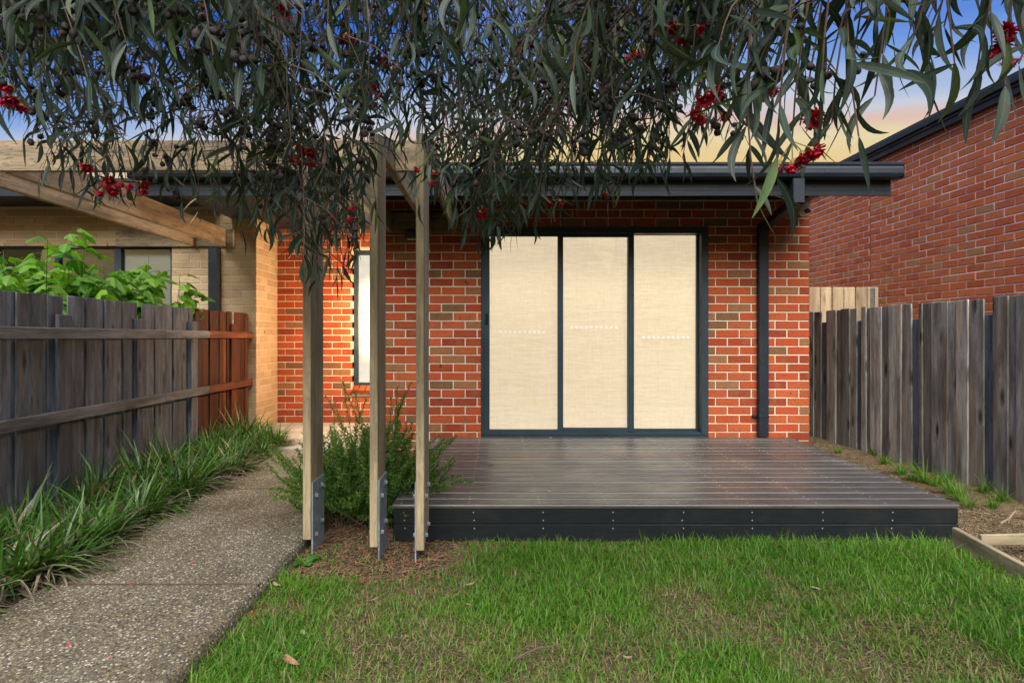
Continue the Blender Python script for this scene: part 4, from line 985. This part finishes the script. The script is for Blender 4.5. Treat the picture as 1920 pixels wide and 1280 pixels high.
for ld in limb_defs:
    ld = [Vector(p) for p in ld]; pts = []
    for i in range(len(ld)-1):
        p0, p1, p2, p3 = ld[max(i-1, 0)], ld[i], ld[i+1], ld[min(i+2, len(ld)-1)]
        for s_ in range(8):
            t_ = s_/8; pts.append(.5*((2*p1)+(p2-p0)*t_+(2*p0-5*p1+4*p2-p3)*t_*t_+(3*p1-p0-3*p2+p3)*t_**3))
    pts.append(ld[-1]); n = len(pts)
    MB().tube(pts, [.075*(1-i/n)+.008 for i in range(n)], 8).build('limb', M['bark'], tree, smooth=True)
    limb_pts += pts[8:]
rt = random.Random(21)
tw = MB(); leaves = []; nuts = []; bloss = []
def bez(a, b, c, d, n): 
    return [(1-t_)**3*a+3*t_*(1-t_)**2*b+3*t_*t_*(1-t_)*c+t_**3*d for t_ in [i/n for i in range(n+1)]]
def add_leaf(p, d, L):
    leaves.append((p, d, L))
def leafy(pts, r0, start, step, Lm, nuts_p=.12):
    """leaves alternate along a twig from fraction start to the tip"""
    n = len(pts); tw.tube(pts, [r0*(1-.7*i/n) for i in range(n)], 4, cap=False)
    acc = 0; side = 1; total = sum((pts[i+1]-pts[i]).length for i in range(n-1)); run = 0
    for i in range(n-1):
        sg = pts[i+1]-pts[i]; l = sg.length; run += l
        if run < start*total: continue
        acc += l
        while acc > step:
            acc -= step*rt.uniform(.7, 1.3); side = -side
            p = pts[i].lerp(pts[i+1], rt.random()); d = sg.normalized()
            a = rt.uniform(0, 6.28); out_ = Vector((math.cos(a), math.sin(a), 0))
            dv = (d*rt.uniform(0, .5)+out_*rt.uniform(.15, 1.1)+Vector((0, 0, -rt.uniform(.1, 1.2)))).normalized()
            add_leaf(p, dv, Lm*rt.uniform(.65, 1.25))
            if rt.random() < nuts_p:
                for q_ in range(rt.randint(2, 5)): nuts.append((p+Vector((rt.uniform(-.02, .02), rt.uniform(-.02, .02), rt.uniform(-.025, .015))), p))
    add_leaf(pts[-1], Vector((rt.uniform(-.4, .4), rt.uniform(-.4, .4), -1)).normalized(), Lm)
def hang(tip, Lm=.105, side_n=3, nuts_p=.12, dense=.036):
    c = sorted(limb_pts, key=lambda p: (p-tip).length+rt.uniform(0, .5))[0]
    S = c.copy(); dl = tip-S; hz = Vector((dl.x, dl.y, 0))
    b1 = S+hz*.35+Vector((rt.uniform(-.1, .1), rt.uniform(-.1, .1), .10)); c1 = tip+Vector((-hz.x*.12+rt.uniform(-.12, .12), -hz.y*.12+rt.uniform(-.1, .1), min(.55, max(.2, -dl.z*.6))))
    pts = bez(S, b1, c1, tip, 16); total = sum((pts[i+1]-pts[i]).length for i in range(16))
    leafy(pts, .0050, max(.1, 1-.75/total), dense, Lm, nuts_p)
    for k in range(side_n):
        i = rt.randint(6, 14); p = pts[i]; a = rt.uniform(0, 6.28); ln = rt.uniform(.12, .30)
        q1 = p+Vector((math.cos(a)*ln*.5, math.sin(a)*ln*.5, .02)); e = p+Vector((math.cos(a)*ln*.8, math.sin(a)*ln*.8, -ln*.7))
        leafy(bez(p, p.lerp(q1, .6), q1, e, 6), .0026, .15, dense*1.05, Lm*.95, nuts_p)
prof_x = [-80, 0, 60, 110, 160, 230, 300, 420, 480, 540, 580, 640, 680, 720, 780, 830, 880, 950, 1040, 1100, 1200, 1260, 1300, 1380]
prof_y = [190, 205, 220, 310, 380, 385, 410, 425, 450, 470, 520, 525, 465, 400, 340, 400, 445, 435, 415, 375, 350, 335, 275, 240]
def tip_at(px, py, Y): return at(px, py, Y)
# the middle of the crown: fine leaves two to three and a half metres off
for k in range(232):
    px = rt.uniform(-60, 1380); fy = np.interp(px, prof_x, prof_y); u = rt.random()
    py = fy-rt.uniform(0, 45) if u < .30 else rt.uniform(20, fy-10)
    Y = rt.uniform(2.0, 3.1) if px < 650 else rt.uniform(2.1, 3.25)
    hang(tip_at(px, py-8, Y), rt.uniform(.085, .13), 4, .13 if px < 1000 else .18, dense=.040)
for k in range(46):                                    # the low fringe over the ledger and the door head, and over the posts
    px = rt.uniform(820, 1110) if k < 30 else rt.uniform(500, 690); fy = np.interp(px, prof_x, prof_y)
    hang(tip_at(px, fy-rt.uniform(-8, 90), rt.uniform(2.5, 3.2)), rt.uniform(.085, .11), 4, .05, dense=.034)
# nearer sprays at the left and the right of the view
for k in range(34):
    px = rt.uniform(-60, 520); hang(tip_at(px, rt.uniform(-40, 190), rt.uniform(1.35, 1.9)), .125, 2, .30)
for k in range(26):
    px = rt.uniform(520, 1300); hang(tip_at(px, rt.uniform(-20, 170), rt.uniform(1.45, 2.0)), .13, 2, .06)
for px, py, Y in ((1340, 190, 1.45), (1375, 150, 1.5), (1400, 235, 1.35), (1425, 120, 1.4), (1450, 180, 1.3), (1480, 130, 1.35), (1500, 235, 1.3), (1540, 160, 1.25), (1560, 230, 1.3), (1590, 150, 1.3), (1610, 255, 1.25), (1640, 180, 1.3), (1655, 100, 1.35), (1690, 130, 1.3), (1740, 110, 1.35), (1790, 120, 1.3), (1830, 150, 1.3), (1860, 90, 1.25), (1885, 160, 1.3), (1910, 120, 1.2), (1930, 170, 1.3), (1350, 60, 1.6), (1300, 90, 1.7), (1410, 60, 1.4), (1470, 40, 1.5), (1520, 60, 1.5), (1570, 50, 1.4), (1710, 40, 1.5), (1770, 50, 1.4), (1840, 40, 1.5), (1455, 330, 1.25)):
    hang(tip_at(px, py, Y), .135, 1, .03, dense=.055)
for k in range(150):                                   # fine leafless twigs threading the crown
    px = rt.uniform(-40, 1500); fy = np.interp(px, prof_x, prof_y); e = at(px, rt.uniform(-20, fy-60), rt.uniform(1.7, 3.1)); S = sorted(limb_pts, key=lambda p: (p-e).length+rt.uniform(0, .9))[0]
    hz = Vector((e.x-S.x, e.y-S.y, 0)); pts = bez(S, S+hz*.4+Vector((0, 0, .12)), e+Vector((rt.uniform(-.25, .25), rt.uniform(-.15, .15), .3)), e, 12)
    tw.tube(pts, [.0065*(1-.75*i/12) for i in range(13)], 4, cap=False)
    for i in (7, 9, 11):
        a = rt.uniform(0, 6.28); f_ = pts[i]+Vector((math.cos(a)*.16, math.sin(a)*.1, rt.uniform(-.18, .04))); tw.tube([pts[i], pts[i].lerp(f_, .5)+Vector((0, 0, .02)), f_], [.0022, .0018, .001], 3, cap=False)
        for q_ in range(rt.randint(0, 4)): nuts.append((f_+Vector((rt.uniform(-.025, .025), rt.uniform(-.02, .02), rt.uniform(-.03, .015))), f_))
# blossoms, each at the end of its own twig
for px, py, Y, nh_ in ((205, 345, 2.35, 6), (253, 350, 2.3, 2), (580, 287, 2.4, 6), (690, 185, 2.6, 4), (655, 70, 2.5, 4), (1152, 350, 2.9, 2), (900, 402, 2.8, 3), (1330, 195, 1.9, 5), (1420, 145, 1.6, 4), (640, 388, 2.6, 4), (28, 178, 2.0, 6), (1893, 70, 1.35, 4), (1485, 275, 1.3, 4), (1534, 225, 1.3, 2), (1126, 130, 2.7, 2), (1045, 385, 2.9, 2), (800, 320, 2.8, 3), (540, 20, 2.2, 3), (975, 75, 2.6, 3), (1200, 90, 2.5, 3), (1290, 60, 2.0, 4), (720, 130, 2.7, 3), (165, 300, 2.3, 2), (1420, 390, 1.3, 0)):
    Y -= .25 if Y > 1.8 else 0; tp = at(px, py-10, Y); hang(tp, .10, 1, .05, .05)
    if nh_: bloss.append((tp, nh_))

# leaf meshes: lanceolate, curved, folded along the rib
def leaf_mesh(seed):
    r2 = random.Random(seed); n = 7; vs = []; uv = []; cv = r2.uniform(-.34, .34); bend = r2.uniform(-.3, .3); wd = r2.uniform(.105, .165)
    for i in range(n+1):
        u = i/n; ww = wd/2*(math.sin(math.pi*u**.78)**.85 if 0 < u < 1 else .02)+.003; cx = cv*math.sin(u*math.pi*.75)-cv*u*.2; cy = bend*u*u
        for q_ in (-1, 0, 1): vs.append((cx+q_*ww, cy+(0 if q_ == 0 else -.25*ww), u)); uv.append((.5+q_*.5, u))
    fs = [(3*i+j, 3*i+j+1, 3*i+j+4, 3*i+j+3) for i in range(n) for j in (0, 1)]
    m = bpy.data.meshes.new('leaf'); m.from_pydata(vs, [], fs); l = m.uv_layers.new(name='UVMap')
    for lp in m.loops: l.data[lp.index].uv = uv[lp.vertex_index]
    m.materials.append(M['euc']); m.polygons.foreach_set('use_smooth', [True]*len(m.polygons)); m.update(); return m, np.array(vs), fs, np.array(uv)
LM = [leaf_mesh(300+i) for i in range(12)]
def leaf_rot(d, roll): return d.to_track_quat('Z', 'Y').to_matrix().to_4x4() @ Matrix.Rotation(roll, 4, 'Z')
def in_view(p):
    if p.y < .6: return False
    x, y = proj(p); return 0 < x < 1920 and 0 < y < 1280
leaves = [l for l in leaves if l[0].y > .75]
vis = sorted([l for l in leaves if in_view(l[0]+l[1]*l[2]*.5)], key=lambda l: -l[2]/l[0].y); big = set(id(l) for l in vis[:300])
V, Fl, UV, base = [], [], [], 0
for lf_ in leaves:
    p, d, L = lf_; me, vv, ff, uu = rt.choice(LM); roll = rt.uniform(0, 6.28)
    X = Matrix.Translation(p) @ leaf_rot(d, roll) @ Matrix.Diagonal((L*rt.uniform(.85, 1.2), L, L, 1))
    if id(lf_) in big:
        o = bpy.data.objects.new('leaf', me); C.objects.link(o); o.parent = tree; o.matrix_parent_inverse = Matrix.Translation(TR).inverted(); o.matrix_basis = X
    else:
        A = np.array(X); V.append(vv @ A[:3, :3].T+A[:3, 3]); Fl.append(np.array(ff)+base); UV.append(uu); base += len(vv)
fo = link('foliage', np_mesh('foliage', np.concatenate(V), np.concatenate(Fl), M['euc'], uv=np.concatenate(UV), smooth=True), tree); fo['kind'] = 'stuff'
o = tw.build('twigs', M['twig'], tree); o['kind'] = 'stuff'
print('gum leaves', len(leaves), 'nuts', len(nuts))
# gumnuts: small urns on stalks
def nut_mesh():
    m = MB(); prof = [(0, .0012), (.004, .0018), (.007, .0055), (.012, .0078), (.017, .0075), (.0195, .0056), (.0205, .006)]
    return m.tube([(0, 0, z) for z, _ in prof], [r for _, r in prof], 8).mesh('gumnut', M['gnut'], True)
nutm = nut_mesh(); rt.shuffle(nuts); nuts = [n_ for n_ in nuts if in_view(n_[0])]
nuts.sort(key=lambda n_: n_[0].y); ns = MB()
for i, (p, q_) in enumerate(nuts[:900]):
    d = Vector((rt.uniform(-.6, .6), rt.uniform(-.6, .6), rt.uniform(-1, .1))).normalized(); s_ = rt.uniform(.95, 1.5)
    ns.tube([q_, p], .0009, 3, cap=False)
    if i < 300: link('gumnut', nutm, tree, p, d.to_track_quat('Z', 'Y').to_euler(), (s_,)*3)
    else:
        X = Matrix.Translation(p) @ d.to_track_quat('Z', 'Y').to_matrix().to_4x4() @ Matrix.Scale(s_, 4); ns.add([X @ v.co for v in nutm.vertices], [tuple(f.vertices) for f in nutm.polygons])
o = ns.build('gumnut_clusters', M['gnut'], tree); o['kind'] = 'stuff'
# blossom heads: cup and a skirt of stamens
for tp, k in bloss:
    st = MB(); cp = MB()
    for i in range(k):
        c = tp+Vector((rt.uniform(-.042, .042), rt.uniform(-.042, .042), rt.uniform(-.06, .005))); ax = (c-tp+Vector((0, 0, -.03))).normalized()
        s1 = ax.cross(Vector((.3, .9, .2))).normalized(); s2 = ax.cross(s1)
        cp.tube([tp.lerp(c, .0), c-ax*.012, c-ax*.008, c, c+ax*.003], [.0012, .0014, .005, .0085, .006], 7)
        for j in range(110):
            a = rt.uniform(0, 6.28); e = rt.uniform(.1, 1.5); dv = ax*math.cos(e)+(s1*math.cos(a)+s2*math.sin(a))*math.sin(e); b = c+(s1*math.cos(a)+s2*math.sin(a))*.005
            L = rt.uniform(.013, .022); sd_ = dv.cross(ax); sd_ = sd_.normalized()*.0016 if sd_.length > 1e-4 else s1*.001
            st.add([b-sd_, b+sd_, b+dv*L+sd_*1.3, b+dv*L-sd_*1.3], [(0, 1, 2, 3)])
    bo = st.build('blossom', M['petal'], tree); cp.build('bud_cups', M['cap'], bo)

# ------------------------------------------------------------------ the garden behind the camera, seen in the door glass
def garden_tree(x, y, rad, z0, z1, n, label):
    tt = thing('garden_tree', label, 'tree', (x, y, 0)); MB().tube([(x, y, -.1), (x+.05, y, z0), (x, y, z1*.9)], [.16, .12, .02], 8).build('trunk', M['bark'], tt)
    u = rng.random(n); z = z0+(z1-z0)*u; rr_ = rad*np.sqrt(np.sin(np.pi*np.clip(u*.88+.1, 0, 1)))*rng.random(n)**.4*(.75+.5*vnoise(z*2, u*9, 3, int(x*7) % 9)); a = rng.uniform(0, 6.28, n)
    Pp = np.stack([x+rr_*np.cos(a), y+rr_*np.sin(a), z], 1); D1 = rng.normal(size=(n, 3)); D1 /= np.linalg.norm(D1, axis=1)[:, None]; D2 = np.cross(D1, rng.normal(size=(n, 3))); D2 /= np.linalg.norm(D2, axis=1)[:, None]
    s_ = rng.uniform(.06, .14, n)[:, None]; V = np.stack([Pp-D1*s_, Pp+D2*s_*.4, Pp+D1*s_, Pp-D2*s_*.4], 1).reshape(-1, 3); Fc = np.arange(n*4).reshape(-1, 4)
    o = link('crown', np_mesh('crown', V, Fc, M['far_leaf']), tt); o['kind'] = 'stuff'
garden_tree(-3.4, -6.5, 1.7, .4, 5.2, 9000, 'dense green garden tree reflected in the first door pane')
garden_tree(1.6, -7.0, 1.9, .4, 5.0, 9000, 'bushy green garden tree reflected in the middle door pane')
garden_tree(5.2, -6.0, 2.0, .3, 4.6, 9000, 'wide green garden tree reflected in the fixed door pane')

hd = thing('hedge', 'clipped dark green hedge at the back of the garden, mirrored in the door glass', 'hedge', (1, -4.2, 0))
n = 26000; P_ = np.stack([rng.uniform(-6, 8, n), -4.2+rng.uniform(-.45, .45, n), rng.uniform(.05, 1, n)**.8*(2.2+.5*vnoise(np.linspace(0, 1, n), rng.random(n), 1., 2))], 1); P_[:, 2] *= .85+.3*vnoise(P_[:, 0], P_[:, 0]*0, 1.3, 9)
D1 = rng.normal(size=(n, 3)); D1 /= np.linalg.norm(D1, axis=1)[:, None]; D2 = np.cross(D1, rng.normal(size=(n, 3))); D2 /= np.linalg.norm(D2, axis=1)[:, None]; q_ = rng.uniform(.05, .10, n)[:, None]
o = link('foliage', np_mesh('foliage', np.stack([P_-D1*q_, P_+D2*q_*.45, P_+D1*q_, P_-D2*q_*.45], 1).reshape(-1, 3), np.arange(n*4).reshape(-1, 4), M['far_leaf']), hd); o['kind'] = 'stuff'
m = MB()
for k in range(14): m.tube([(-5.6+k, -4.2, -.1), (-5.6+k+.1, -4.2, 1.9)], [.04, .015], 6)
o = m.build('stems', M['bark'], hd); o['kind'] = 'stuff'
